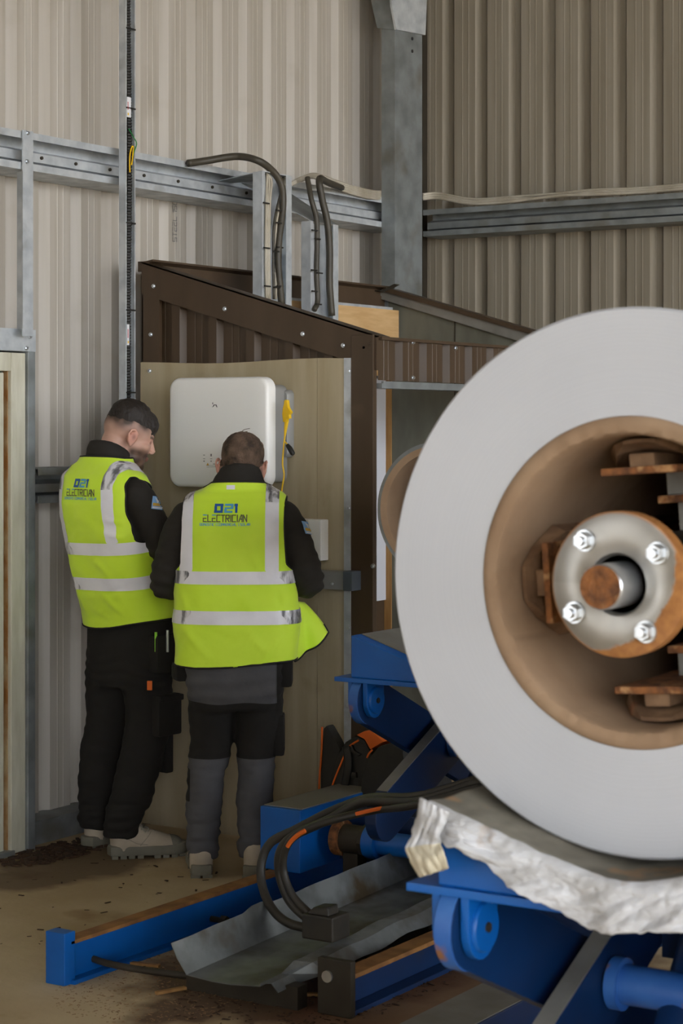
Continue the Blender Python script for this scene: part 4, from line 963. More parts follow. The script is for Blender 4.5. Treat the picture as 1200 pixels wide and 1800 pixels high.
mb = MB(); mb.tube(spline([Q(505, 1488, 6.06), Q(512, 1478, 6.05), Q(524, 1467, 6.03), Q(536, 1460, 6.02)], 5), .007, 6); mb.tube(spline([Q(625, 1431, 5.99), Q(650, 1425, 5.98), Q(682, 1418, 5.95)], 5), .006, 6)
for o in bpy.data.objects:
    if o.get('label', '').startswith('innermost black hose'): hi = o
mb.build('orange_stripe', M['orange'], hi)
pj = Q(575, 1622, 6.02)
mb = MB(); mb.box((pj.x-.06, pj.y-.05, pj.z-.045), (pj.x+.05, pj.y+.05, pj.z+.03)); mb.prism([(pj.x-.05, pj.y-.04, pj.z+.03), (pj.x+.03, pj.y-.04, pj.z+.03), (pj.x+.02, pj.y-.03, pj.z+.055), (pj.x-.03, pj.y-.03, pj.z+.05)], (0, .06, 0))
tag(mb.build('hose_coupling', M['rubber'], bevel=.006), 'dark greasy hose coupling block lying in the galvanised channel', 'hose coupling')
# tool bag
db = 6.88
tb = empty('tool_bag', tuple(on_y(630, 1405, q.y+.55)), 'black tool bag with orange trim sitting behind the blue stub box', 'tool bag')
yb2 = q.y+.5; zb = ZS-.03
def BP(px, py, y): return on_y(px, py, y)
def slab(name, px_pts, y0, y1, m, bev=.012, sm=True):
    mb = MB(); a_ = [BP(px, py, y0) for px, py in px_pts]
    mb.prism(a_, (0, y1-y0, 0)); return mb.build(name, M[m], tb, bevel=bev, smooth=sm)
for nm, pts, y0, y1, m in (('main_pocket', ((583, 1402), (580, 1370), (590, 1330), (606, 1304), (624, 1294), (640, 1300), (655, 1330), (660, 1402)), yb2, yb2+.26, 'bag'),
                        ('rear_pocket', ((632, 1405), (634, 1370), (646, 1334), (664, 1312), (686, 1306), (708, 1320), (716, 1405)), yb2-.09, yb2+.24, 'bag'),
                        ('front_flap', ((562, 1395), (563, 1340), (567, 1280), (574, 1274), (590, 1302), (598, 1318), (588, 1350), (580, 1396)), yb2+.05, yb2+.10, 'bag')):
    slab(nm, pts, y0, y1, m)
slab('orange_top', ((625, 1292), (640, 1285), (652, 1284), (674, 1304), (650, 1318), (640, 1300)), yb2-.015, yb2+.2, 'orange', .006)
for nm, pts, y_ in (('orange_piping', ((566, 1278), (565, 1320), (562, 1360), (560.5, 1390)), yb2+.046), ('orange_piping', ((630, 1301), (612, 1315), (598, 1345), (586, 1375), (581, 1392)), yb2-.004), ('orange_piping', ((654, 1318), (648, 1325), (645, 1332)), yb2-.093)):
    mb = MB(); mb.tube(spline([BP(*p, y_) for p in pts], 6), .004, 6); mb.build(nm, M['orange'], tb, smooth='all')
for pts in (((617, 1308), (622, 1320), (634, 1326), (628, 1330), (614, 1320)), ((610, 1355), (625, 1358), (626, 1368), (612, 1367))):
    slab('buckle', pts, yb2-.012, yb2+.005, 'blackp', .004)
mb = MB(); mb.tube(spline([BP(608, 1312, yb2-.008), BP(612, 1345, yb2-.012), BP(606, 1380, yb2-.01), BP(604, 1400, yb2-.008)], 6), [(.004, .018)]*19, 8); mb.build('strap', M['blackp'], tb, smooth='all')
mb = MB(); mb.box((BP(590, 1400, yb2).x, yb2+.02, zb), (BP(700, 1400, yb2).x, yb2+.24, BP(600, 1398, yb2).z)); mb.build('base', M['bag'], tb)

# ------------------------------------------------------------------ debris
random.seed(11)
def chips(name, n, cx, cy, rx, ry, smin, smax, m, label, cat, z=0.002, flat=.25):
    mb = MB()
    for i in range(n):
        a = random.uniform(0, 2*PI); r = math.sqrt(random.random()); x = cx+rx*r*math.cos(a); y = cy+ry*r*math.sin(a)
        s = random.uniform(smin, smax); l = s*random.uniform(.6, 2.2); th = random.uniform(0, PI); c_, s_ = math.cos(th), math.sin(th)
        h = s*flat*random.uniform(.5, 1.4)
        pts = [(x+c_*l-s_*s*.5, y+s_*l+c_*s*.5, z), (x-c_*l-s_*s*.4, y-s_*l+c_*s*.4, z), (x-c_*l+s_*s*.5, y-s_*l-c_*s*.5, z), (x+c_*l*.8+s_*s*.5, y+s_*l*.8-c_*s*.5, z)]
        mb.prism(pts, (0, 0, h))
    return tag(mb.build(name, M[m]), label, cat, kind='stuff')
chips('sawdust', 1600, -3.66, 4.85, .34, .5, .0012, .0035, 'dust', 'scattered sawdust and grit around the end of the rails', 'sawdust')
chips('dirt', 900, -3.3, 5.05, .34, .6, .002, .007, 'dirt', 'dark swarf and dirt on the floor between the rails', 'dirt')
chips('leaf_litter', 220, -5.18, 6.0, .12, .3, .006, .02, 'dirt', 'dry leaf litter swept against the wall by the door', 'litter', flat=.5)
chips('grit', 90, -4.6, 5.3, .9, .8, .003, .009, 'dirt', 'loose specks of grit on the open concrete floor', 'grit')
for k, (px, py, L_c, th) in enumerate(((555, 1749, .10, .5), (200, 1690, .16, .2), (300, 1742, .05, 1.2))):
    p = on_z(px, py, .004); mb = MB(); c_, s_ = math.cos(th), math.sin(th)
    mb.prism([(p.x-L_c*c_-.008*s_, p.y-L_c*s_+.008*c_, .002), (p.x+L_c*c_-.006*s_, p.y+L_c*s_+.006*c_, .002), (p.x+L_c*c_+.01*s_, p.y+L_c*s_-.01*c_, .002), (p.x-L_c*c_+.008*s_, p.y-L_c*s_-.008*c_, .002)], (0, 0, .008))
    tag(mb.build('wood_offcut', M['stud']), ('pale splinter of wood on the floor beside the dark end bracket', 'thin pale stick on the floor near the rail end', 'small wood chip between the rail end and the galvanised channel')[k], 'wood scrap', 'wood scraps on the floor')
# long dark rod lying by the rail end
mb = MB(); mb.tube(spline([on_z(148, 1680, .05), on_z(200, 1696, .04), on_z(300, 1712, .03), on_z(420, 1722, .03)], 5), .011, 8)
tag(mb.build('steel_rod', M['darkst'], smooth='all'), 'dark steel rod lying from the rail end towards the channel', 'rod')
# =================================================================== THE TWO WORKERS
def sstep(x, a, b):
    t = np.clip((x-a)/(b-a), 0, 1); return t*t*(3-2*t)
def form(keys, nz_=70, seg=96, n=2.5):
    z0, z1 = keys[0][0], keys[-1][0]; vs = []; fs = []
    for j in range(nz_+1):
        z = z0+(z1-z0)*j/nz_; w_, b_, cx, cy = interp(keys, z)
        for k in range(seg):
            t = 2*PI*k/seg; c_, s_ = math.cos(t), math.sin(t)
            vs.append((cx+w_*math.copysign(abs(c_)**(2/n), c_), cy+b_*math.copysign(abs(s_)**(2/n), s_), z))
    for j in range(nz_):
        for k in range(seg):
            l = (k+1) % seg; fs.append((j*seg+k, j*seg+l, (j+1)*seg+l, (j+1)*seg+k))
    fs += [tuple(range(seg-1, -1, -1)), tuple(range(nz_*seg, (nz_+1)*seg))]
    return vs, fs
def tri(vs, fs, nocap=True):
    F = []
    for f in fs:
        if len(f) > 4: continue
        F.append((f[0], f[1], f[2])); F.append((f[0], f[2], f[3]))
    return np.array([tuple(v) for v in vs]), np.array(F, dtype=np.int64)
# stroke lettering -----------------------------------------------------------
GL = {'E': [[(0,6),(4,6)],[(0,3),(3.4,3)],[(4,0),(0,0),(0,3)]], 'L': [[(0,6),(0,0),(4,0)]], 'C': [[(4,6),(0,6),(0,0),(4,0)]],
      'T': [[(0,6),(4,6)],[(2,6),(2,0)]], 'R': [[(0,0),(0,6),(4,6),(4,3),(0,3)],[(1.6,3),(4,0)]], 'I': [[(.5,6),(.5,0)]],
      'A': [[(0,0),(2.8,6),(4,6),(4,0)],[(1.2,2.4),(4,2.4)]], 'N': [[(0,0),(0,6),(4,0),(4,6)]], 'D': [[(0,0),(0,6),(3,6),(4,5),(4,1),(3,0),(0,0)]],
      'O': [[(0,0),(0,6),(4,6),(4,0),(0,0)]], 'M': [[(0,0),(0,6),(2,3),(4,6),(4,0)]], 'S': [[(4,6),(0,6),(0,3),(4,3),(4,0),(0,0)]], '|': [[(1,7),(1,-1)]], ' ': [],
      '1': [[(0,5),(1.5,6),(1.5,0)]], '5': [[(4,6),(0,6),(0,3),(4,3),(4,0),(0,0)]], '0': [[(0,0),(0,6),(4,6),(4,0),(0,0)]]}
def strokes(text, x0, x1, z0, z1, th, skip=None):
    """quads (2-D) of a line of stroke lettering fitted into x0..x1, z0..z1"""
    adv = [(2.4 if ch in 'I|' else 3 if ch == '1' else 3 if ch == ' ' else 5.6) for ch in text]; tot = sum(adv)-1.6
    sx = (x1-x0)/tot; sz = (z1-z0)/6; q = []; cx = 0
    for ch, ad in zip(text, adv):
        for k, pl in enumerate(GL[ch]):
            for (a, b), (c_, d_) in zip(pl[:-1], pl[1:]):
                p = Vector((x0+(cx+a)*sx, z0+b*sz)); r = Vector((x0+(cx+c_)*sx, z0+d_*sz)); t = (r-p)
                if t.length < 1e-9: continue
                t.normalize(); nn = Vector((-t.y, t.x))*th/2; e = t*th/2
                p2, r2 = p-e, r+e
                q.append(([p2+nn, p2-nn, r2-nn, r2+nn], ch, k))
        cx += ad
    return q
def project(quads, bvh, dirn, lift, to3, name, m, parent, sub=.012):
    vs = []; fs = []
    for a, b, c_, d_ in quads:
        n = max(1, int((c_-b).length/sub)); w_ = max(1, int((b-a).length/sub)); base = len(vs)
        for i in range(n+1):
            for j in range(w_+1):
                p = (a.lerp(b, j/w_)).lerp(d_.lerp(c_, j/w_), i/n); o = to3(p); h = bvh.ray_cast(o, dirn)
                if h[0]: q = h[0]-dirn*lift
                else:
                    nn_ = bvh.find_nearest(o+dirn*(.4 if lift > .004 else 1.0)); q = nn_[0]+nn_[1]*lift
                vs.append(tuple(q))
        for i in range(n):
            for j in range(w_):
                s = base+i*(w_+1)+j; fs.append((s, s+1, s+w_+2, s+w_+1))
    return mk(name, vs, fs, m, parent, fix=False)
def hand_parts(wr, fw, up, side):
    """palm, four bent fingers and a thumb; fw = pointing, up = back of the hand, side = +1 thumb towards fw x up"""
    fw = Vector(fw).normalized(); up = Vector(up); up = (up-fw*up.dot(fw)).normalized(); lt = fw.cross(up)*side; wr = Vector(wr)
    P = lambda f, l, u: wr+fw*f+lt*l+up*u
    out = [tube_arr([P(-.03, 0, 0), P(.0, 0, 0), P(.03, .002, 0), P(.07, .003, 0), P(.092, .003, -.002)], [(.026, .02), (.026, .02), (.036, .017), (.042, .015), (.038, .012)], 16, ref=lt)]
    for l, s in ((.030, .94), (.010, 1.0), (-.010, .95), (-.029, .78)):
        out.append(tube_arr([P(.07, l, 0), P(.095, l*1.1, 0), P(.095+.034*s, l*1.15, -.012), P(.095+.052*s, l*1.12, -.036*s), P(.095+.050*s, l*1.1, -.056*s)], [.0095, .0095, .0088, .008, .0065], 10))
    out.append(tube_arr([P(.012, .026, -.004), P(.035, .046, -.012), P(.06, .052, -.024), P(.08, .046, -.036)], [.013, .0115, .0098, .007], 10))
    return out
def ear_parts(s, T):
    c = lambda x, y, z: T@Vector((s*(x+(x-.077)*.25), y*1.12, z*1.12))
    R = (T.to_3x3()@Euler((math.radians(-10), 0, s*math.radians(-18))).to_matrix()).to_euler()
    return [ell_arr(c(.080, -.006, -.003), (.010, .021, .031), tuple(R)),
            tube_arr([c(.079, .010, -.002), c(.083, .008, .016), c(.087, -.004, .028), c(.090, -.020, .022), c(.091, -.026, .004), c(.087, -.019, -.016), c(.080, -.006, -.032), c(.077, .004, -.028)], [.003, .005, .0058, .006, .0055, .005, .0068, .004], 8)]
def head_parts(T):
    e = lambda c, r, rot=(0, 0, 0): ell_arr(tuple(T@Vector(c)), r, tuple((T.to_3x3()@Euler(rot).to_matrix()).to_euler()), 28, 18)
    p = lambda *a: T@Vector(a)
    out = [e((0, -.012, .036), (.077, .097, .086)), e((0, .030, .03), (.066, .068, .078)), e((0, .035, -.02), (.062, .062, .08)), e((0, .036, -.072), (.054, .055, .042)),
           e((0, .078, -.098), (.024, .018, .018)), e((0, .087, .024), (.046, .014, .012)), e((0, -.045, -.03), (.058, .055, .06)),
           e((.045, .058, -.022), (.022, .026, .02)), e((-.045, .058, -.022), (.022, .026, .02)),
           tube_arr([p(0, .090, .022), p(0, .102, .0), p(0, .113, -.025), p(0, .108, -.035)], [.008, .009, .0125, .009], 12),
           e((.012, .102, -.033), (.008, .010, .007)), e((-.012, .102, -.033), (.008, .010, .007)),
           e((0, .095, -.057), (.024, .009, .006)), e((0, .093, -.067), (.021, .010, .006))]
    for s in (-1, 1): out += ear_parts(s, T)
    return out

def boot(root, heel, yaw, mirror=1):
    hx, hy = heel; c_, s_ = math.cos(yaw), math.sin(yaw)
    def W(x, y, z): return (hx+c_*x*mirror-s_*y, hy+s_*x*mirror+c_*y, z)
    ol = [(-.034, .012), (-.040, .05), (-.036, .12), (-.044, .19), (-.047, .24), (-.036, .285), (-.012, .308), (.018, .304), (.042, .278), (.050, .235), (.046, .18), (.036, .12), (.038, .05), (.034, .012), (.0, .0)]
    parts = [tube_arr([W(0, .05, .02), W(0, .048, .08), W(0, .055, .12)], [(.036, .044), (.040, .046), (.040, .044)], 20),
             tube_arr([W(0, .045, .05), W(0, .11, .066), W(.002, .17, .062), W(.003, .225, .050), W(.003, .262, .045)], [(.036, .040), (.05, .042), (.044, .046), (.036, .047), (.026, .036)], 20),
             ell_arr(W(.003, .245, .046), (.046, .046, .034), (0, 0, yaw)), tube_arr([W(0, .075, .115), W(0, .12, .095)], [.036, .034], 16)]
    V, F = blob(parts, .0055, 5); V[:, 2] = np.maximum(V[:, 2], .03)
    up = org('boot', V, F, M['boot'], root)
    n = len(ol); vs = []; fs = []
    for sc, z in ((1.02, .012), (1.07, .016), (1.08, .04), (1.05, .047), (.9, .05)):
        for x, y in ol: vs.append(W(x*sc, .15+(y-.15)*(1+(sc-1)*.35), z+(.006 if y > .25 else 0)*(z > .03)))
    for j in range(4):
        for k in range(n):
            l = (k+1) % n; fs.append((j*n+k, j*n+l, (j+1)*n+l, (j+1)*n+k))
    fs += [tuple(range(n)), tuple(range(4*n, 5*n))]
    so = mk('sole', vs, fs, M['sole'], up, smooth=True)
    mb = MB()
    for k in range(9):
        y = .012+k*.033
        w_ = .04 if k < 4 else .046
        if k == 8: w_ = .03
        if k == 4: continue
        for a, b in ((-w_, -.004), (.004, w_)):
            mb.prism([W(a, y, 0), W(b, y, 0), W(b, y+.024, 0), W(a, y+.024, 0)], (0, 0, .013))
    tr_ = mb.build('tread', M['sole'], so, local=True); tr_['kind'] = 'stuff'
    g = ((V[:, 0]-hx)*-s_+(V[:, 1]-hy)*c_)
    Vt, Ft = clip(V+vnorm(V, F)*.003, F, g-.247+.25*np.maximum(0, V[:, 2]-.05)); org('toe_cap', Vt, Ft, M['sole'], up)
    for k in range(4):
        y = .125+.025*k; z = .122-.0115*k
        mb = MB(); mb.tube(spline([W(-.026, y, z-.014), W(-.01, y-.006, z+.001), W(.012, y+.006, z+.001), W(.026, y, z-.014)], 5), .0035, 6); mb.build('lace', M['lace'], up, smooth='all')
    for s in (-1, 1):
        mb = MB(); mb.tube(spline([W(0, .122, .124), W(s*.018, .115, .132), W(s*.028, .128, .118), W(s*.03, .142, .10)], 5), .003, 6); mb.build('lace', M['lace'], up, smooth='all')
    # seams
    mb = MB(); mb.tube(spline([W(.046, .03, .10), W(.049, .075, .078), W(.049, .11, .06), W(.047, .15, .055)], 6), .0012, 5); mb.tube(spline([W(.047, .12, .05), W(.046, .15, .085), W(.034, .165, .104)], 6), .0012, 5); mb.build('seam', M['lace'], up)

def worker(cfg):
    root = empty('person', cam2w(*cfg['pos']), cfg['label'], 'person', 'electricians in hi-vis vests', rotz=ANG+cfg['yaw'], local=True)
    G = cfg; seed = G['seed']
    # ---------------- body (one mesh: head, neck, chest, arms, hands)
    T = Matrix.Translation(G['head'])@Matrix.Rotation(G['hyaw'], 4, 'Z')@Matrix.Rotation(-G['hpitch'], 4, 'X')@Matrix.Rotation(G.get('hroll', 0), 4, 'Y')@Matrix.Scale(G.get('hs', 1.0), 4)
    parts = head_parts(T)
    nb = Vector(G['neck'])
    parts.append(tube_arr([nb+Vector((0, 0, -.10)), nb, T@Vector((0, -.03, -.07)), T@Vector((0, -.012, .0))], [(.10, .08), (.066, .064), (.056, .06), (.05, .055)], 24, ref=(1, 0, 0)))
    ks = [(z, w_*.72, b_*.72, cx, cy) for z, w_, b_, cx, cy in G['vest'] if z < nb.z-.03]
    parts.append(form(ks, 30, 32))
    for sd, arm in ((-1, G['armL']), (1, G['armR'])):
        sh, el, wr, fw, up = [Vector(q) for q in arm]
        parts.append(tube_arr([sh*.6+Vector((0, sh.y*.4, sh.z*.4)), sh, sh.lerp(el, .5), el, el.lerp(wr, .4), wr], [.05, .052, .044, .038, .036, .027], 16))
        parts += hand_parts(wr+(wr-el).normalized()*.02, fw, up, sd)
    V, F = blob(parts, .0042, 4)
    body = org('body', V, F, M['skin'], root)
    Ti = np.array(T.inverted()); H = V@Ti[:3, :3].T+Ti[:3, 3]
    hx, hy, hz_ = H[:, 0], H[:, 1], H[:, 2]
    sk = np.array(rgb(212, 172, 152)); red = np.array(rgb(205, 128, 108)); hc = np.array(G['haircol'])
    C = np.tile(sk, (len(V), 1)); nzv = nz3(V, 30, seed)
    def blend(C, col, f): return C*(1-f[:, None])+col*f[:, None]
    earm = np.exp(-(((np.abs(hx)-.086)/.02)**2+((hy+.008)/.03)**2+((hz_)/.04)**2)); C = blend(C, red, np.clip(earm*.55, 0, 1))
    C = blend(C, red, .15+.1*nzv)
    C = blend(C, np.array(rgb(120, 66, 54)), .75*np.exp(-(((hy+.004)/.008)**2+((hz_-.002)/.013)**2))*(np.abs(hx) > .078)*(np.abs(hx) < .0985))  # inner ear darkened in the colour, standing in for shade in the recess
    isear = np.abs(hx) > .0805
    fade = G['fade'](hx, hy, hz_)*(~isear); C = blend(C, hc, np.clip(fade*(.75+.5*nzv), 0, .95))
    brd = sstep(-hz_, .022, .05)*sstep(hy, -.012, .02)*(hz_ > -.13)*(~((np.abs(hx) < .03) & (hz_ > -.04)))
    C = blend(C, hc, np.clip(brd*(G['beard']+.35*nzv), 0, .9))
    brow = (np.abs(hz_-.024) < .006)*(hy > .07)*(np.abs(np.abs(hx)-.03) < .02); C = blend(C, hc, brow*.8)
    lips = (np.abs(hz_+.062) < .008)*(hy > .09)*(np.abs(hx) < .022); C = blend(C, np.array(rgb(176, 104, 94)), lips*.3)
    ca = body.data.color_attributes.new('Col', 'FLOAT_COLOR', 'POINT'); ca.data.foreach_set('color', np.concatenate([C, np.ones((len(V), 1))], 1).ravel())
    for s in (-1, 1):
        v_, f_ = ell_arr(tuple(T@Vector((s*.030, .0785, .004))), (.0105, .0105, .0105)); mk('eye', v_, f_, M['lid'], body, smooth='all')
    # ---------------- hair
    hd = (H[:, 2] > -.16)*(np.linalg.norm(H, axis=1) < .2)
    fld = np.where(hd & ~isear, G['hairline'](hx, hy, hz_)+.007*nzv+.006*nz3(V, 110, seed), -1.)
    N = vnorm(V, F); th = G['hairth'](hx, hy, hz_)*(1+G.get('hn', .35)*nz3(V, 70, seed))*sstep(fld, -.002, .045)+.0012
    Vh, Fh = clip(V+N*np.where(fld > -.03, th, 0)[:, None], F, fld)
    org('hair', Vh, Fh, G['hairmat'], body)
    if G.get('tuft'):
        mb = MB()
        for a, b, c_ in G['tuft']: mb.tube(spline([T@Vector(a), T@Vector(b), T@Vector(c_)], 5), .0011, 5)
        mb.build('hair_tuft', G['hairmat'], body, local=True)
    # ---------------- jacket
    zlo = G['vest'][0][0]+.13
    ks = [(zlo,)+tuple(np.array(interp(G['vest'], zlo))*np.array((.93, .93, 1, 1)))]+[(z, w_*.93, b_*.93, cx, cy) for z, w_, b_, cx, cy in G['vest'] if z > zlo]
    parts = [form(ks, 50, 64)]
    for arm in (G['armL'], G['armR']):
        sh, el, wr, fw, up = [Vector(q) for q in arm]; mid = Vector((sh.x*.75, sh.y, sh.z+.0))
        out = Vector((math.copysign(.012, sh.x), -.01, 0))
        pth = spline([mid, sh, sh.lerp(el, .5)+out, el, el.lerp(wr, .5), wr], 6)
        rad = []
        for i in range(len(pth)):
            t = i/(len(pth)-1); rad.append(float(np.interp(t, [0, .2, .4, .6, .8, 1], G.get('sleeve', [.055, .066, .066, .060, .054, .044]))))
        parts.append(tube_arr(pth, rad, 24)); parts.append(ell_arr(tuple(el), (rad[len(rad)*3//5]*1.05,)*3))
        parts.append(ell_arr(tuple(sh), (.066, .068, .068)))
    parts.append(form_collar(G['collar']))
    V, F = blob(parts, .0075, 6)
    N = vnorm(V, F); V = V+N*(.004*nz3(V, 9, seed+3, (1, 1, 1.6))+.0035*nz3(V, 22, seed+5, (1, 1, 1.8)))[:, None]
    # folds at the elbows
    for arm in (G['armL'], G['armR']):
        el = Vector(arm[1]); sh = Vector(arm[0]); dd = np.linalg.norm(V-np.array(el), axis=1); ax = np.array((sh-el).normalized())
        s = (V-np.array(el))@ax; V = V+N*(np.exp(-(dd/.12)**2)*.0045*np.sin(s*150+3*nz3(V, 12, seed)))[:, None]
    jk = org('jacket', V, F, M['softshell'], root)
    jb = BVHTree.FromPolygons([tuple(v) for v in V], [tuple(f) for f in F])
    # ---------------- vest
    V, F = tri(*form(G['vest'], 90, 128, 3.0)); V0 = V
    N = vnorm(V, F)
    wr_ = .008*nz3(V, 5, seed+1, (1, 1, .6))+.005*nz3(V, 12, seed+2, (1, 1, 1.3))+.0022*nz3(V, 30, seed+8, (1, 1, 1))
    for (xa, za, xb, zb_, wd, am) in G['folds']:
        ab = np.array((xb-xa, zb_-za)); L2 = (ab**2).sum(); q = V[:, [0, 2]]-np.array((xa, za)); t = np.clip(q@ab/L2, 0, 1)
        dd = np.linalg.norm(q-t[:, None]*ab, axis=1); wr_ = wr_+am*np.exp(-(dd/wd)**2)*np.sin(PI*np.clip(t, .02, .98))*(V[:, 1] < .03)
    V = V+N*(wr_+.006)[:, None]
    cxk = np.array([interp(G['vest'], z)[2] for z in V[:, 2]])
    cyk = np.array([interp(G['vest'], z)[3] for z in V[:, 2]])
    zq = G['zq'](V)
    fields = [zq-G['hem'](V), G['xl'](V, zq)-np.abs(V[:, 0]-cxk), ((V[:, 0]-nb.x)/G['nr'][0])**2+((V[:, 1]-nb.y-G.get('ns', .022))/G['nr'][1])**2-1+np.maximum(0, (nb.z-.05-V[:, 2])*40)]
    fields.append(G['zmax']+.10*np.maximum(0, -(V[:, 1]-cyk))-V[:, 2])
    if G.get('open'): fields.append(np.maximum(np.abs(V[:, 0]-cxk)-.07, -(V[:, 1]-cyk)))
    fmin = np.min(fields, axis=0)
    Vv, Fv = clip(V, F, fmin)
    vest = org('vest', Vv, Fv, M['hivis'], root, solid=.0025)
    mb = MB()
    for lp, closed in boundary_loops(Fv):
        if len(lp) < 12: continue
        pts = [Vector(Vv[i]) for i in lp]; k = max(1, len(pts)//90); pts = pts[::k]
        if closed: pts.append(pts[0])
        bb = MB(); bb.tube(pts, .0035, 6, cap=not closed); bb.build('edge_binding', M['binding'], vest, smooth='all')
    def tape(flds, name, lift=.0022):
        g = np.minimum.reduce([fmin-.001]+flds)
        if (g > 0).sum() < 3: return
        a, b = clip(V+N*lift, F, g)
        xs = a[:, 0]-np.array([interp(G['vest'], z)[2] for z in a[:, 2]]); zc = G['zq'](a)
        if 'shoulder' in name: c_ = sstep(zc, G['ztape'], G['ztape']+.03)-.5
        else: c_ = np.abs(xs-G.get('cro', 0))-G['crx']+.012*np.sin(zc*90)
        a1, b1 = clip(a, b, -c_)
        for sy in ((-1, 1) if 'shoulder' in name else (0,)):
            if not len(b1): continue
            a4, b4 = (a1, b1) if sy == 0 else clip(a1, b1, sy*(a1[:, 1]-nb.y))
            if len(b4): [org('reflective_stripe', u_, v_, M['refl'], vest) for u_, v_ in islands(a4, b4)]
        a2, b2 = clip(a, b, c_)
        for sg in (-1, 1):
            if not len(b2): continue
            a3, b3 = clip(a2, b2, sg*a2[:, 0])
            for sy in ((-1, 1) if 'band' in name and G.get('open') else (0,)):
                if not len(b3): continue
                a4, b4 = (a3, b3) if sy == 0 else clip(a3, b3, sy*(a3[:, 1]-.0))
                if len(b4): [org('reflective_stripe', u_, v_, M['reflc'], vest) for u_, v_ in islands(a4, b4)]
    s1, s2 = G['stripes']
    for (z0, z1) in G['stripes']: tape([zq-z0, z1-zq], 'band')
    for (xa, xb) in G['vstripes']: tape([V[:, 0]-xa, xb-V[:, 0], zq-s1[1]+.0], 'shoulder', .0024)
    vb = BVHTree.FromPolygons([tuple(v) for v in V], [tuple(f) for f in F])
    dn = Vector((0, 1, 0)); tx, tz = G['text']
    t3 = lambda p: Vector((tx+p.x, -1.0, tz+p.y))
    B = lambda pts: [Vector(p) for p in pts]
    def quad(x0, z0, x1, z1): return B([(x0, z1), (x0, z0), (x1, z0), (x1, z1)])
    k_ = .0875/41
    def pq(px0, py0, px1, py1): return quad((px0-399)*k_, -(py1-892)*k_, (px1-399)*k_, -(py0-892)*k_)
    zero = [pq(381, 884, 396, 888), pq(380, 895.5, 395, 899.5), pq(380.5, 888, 385, 895.5), pq(391, 888, 395.5, 895.5)]
    two = [pq(398.5, 884, 413.5, 887.5), pq(409, 887.5, 413.5, 890), pq(398, 890, 413.5, 893), pq(397.5, 893, 402, 896), pq(397.5, 896, 412, 899.5)]
    one = [pq(415, 884, 421, 888), pq(416.5, 888, 420.5, 899.5)]
    project(zero, vb, dn, .0035, t3, 'print_numeral', M['logoblue'], vest); project(one, vb, dn, .0035, t3, 'print_numeral', M['logoblue'], vest); project(two, vb, dn, .0035, t3, 'print_numeral', M['logocyan'], vest)
    st = strokes('ELECTRICIAN', -.080, .081, -.048, -.024, .0036)
    project([B(q) for q, ch, kk in st if not (ch == 'E' and kk == 0)], vb, dn, .0035, t3, 'print_lettering', M['logogrey'], vest)
    project([B(q) for q, ch, kk in st if ch == 'E' and kk == 0], vb, dn, .0035, t3, 'print_lettering', M['logocyan'], vest)
    st = strokes('DOMESTIC | COMMERCIAL | SOLAR', -.093, .093, -.0625, -.0545, .0017)
    project([B(q) for q, ch, kk in st], vb, dn, .0035, t3, 'print_lettering', M['logocyan'], vest)
    if G.get('tab'):
        project([quad(*G['tab'])], vb, dn, .003, lambda p: Vector((p.x, -1, p.y)), 'reflective_tab', M['refl'], vest)
    # sleeve patch
    for (o_, dr, u_, v_) in G['patch']:
        o_ = Vector(o_); dr = Vector(dr).normalized(); u_ = Vector(u_).normalized(); v_ = Vector(v_).normalized()
        t3p = lambda p: o_+u_*p.x+v_*p.y-dr*.4
        pt = project([quad(-.026, -.024, .026, .024)], jb, dr, .005, t3p, 'sleeve_patch', M['patch'], jk, .006)
        project([B([(-.004, .014), (-.016, .02), (-.004, -.002), (.006, .014)]), B([(.0, .0), (.004, -.002), (.02, .018), (.012, .02)])], jb, dr, .007, t3p, 'patch_emblem', M['label'], pt, .006)
        project([quad(-.022, -.012, .022, -.001)], jb, dr, .007, t3p, 'patch_emblem', M['gold'], pt, .006)
        project([quad(-.022, -.021, .022, -.015)], jb, dr, .007, t3p, 'patch_emblem', M['label'], pt, .006)
    # ---------------- trousers
    parts = [form(G['hips'], 30, 48)]
    for ch in G['legs']:
        pth = spline([q[:3] for q in ch], 6); tt = np.linspace(0, len(ch)-1, len(pth)); rad = np.interp(tt, range(len(ch)), [q[3] for q in ch])
        parts.append(tube_arr(pth, [(float(r), float(r)*1.08) for r in rad], 28, ref=(1, 0, 0)))
    V, F = blob(parts, .0075, 6); N = vnorm(V, F)
    low = np.exp(-((V[:, 2]-.15)/.12)**2); kn = np.exp(-((V[:, 2]-.42)/.1)**2)
    dsp = .008*nz3(V, 7, seed+11, (1, 1, 1.3))+.004*nz3(V, 18, seed+12, (.8, .8, 1.7))+(low*.011+kn*.006)*nz3(V, 20, seed+13, (.5, .5, 2.2))+.003*np.exp(-((V[:, 2]-.72)/.08)**2)*np.sin(V[:, 2]*130+6*nz3(V, 5, seed))
    V = V+N*dsp[:, None]
    tr_ = G['trousers'](root, V, F)
    for nm, p, sz, rz, m_ in G['pockets']:
        mb = MB(); x, y, z = p; a, b, c_ = sz; cs, sn = math.cos(rz), math.sin(rz)
        vs = [(x+cs*i*a-sn*j*b, y+sn*i*a+cs*j*b, z+k*c_) for k in (-1, 1) for i, j in ((-1, -1), (1, -1), (1, 1), (-1, 1))]
        mb.add(vs, [(0,3,2,1),(4,5,6,7),(0,1,5,4),(1,2,6,5),(2,3,7,6),(3,0,4,7)]); mb.build(nm, M[m_], tr_, bevel=min(sz)*.45, smooth=True)
    for hl, yw, mi in G['boots']: boot(root, hl, yw, mi)
    return root, vest
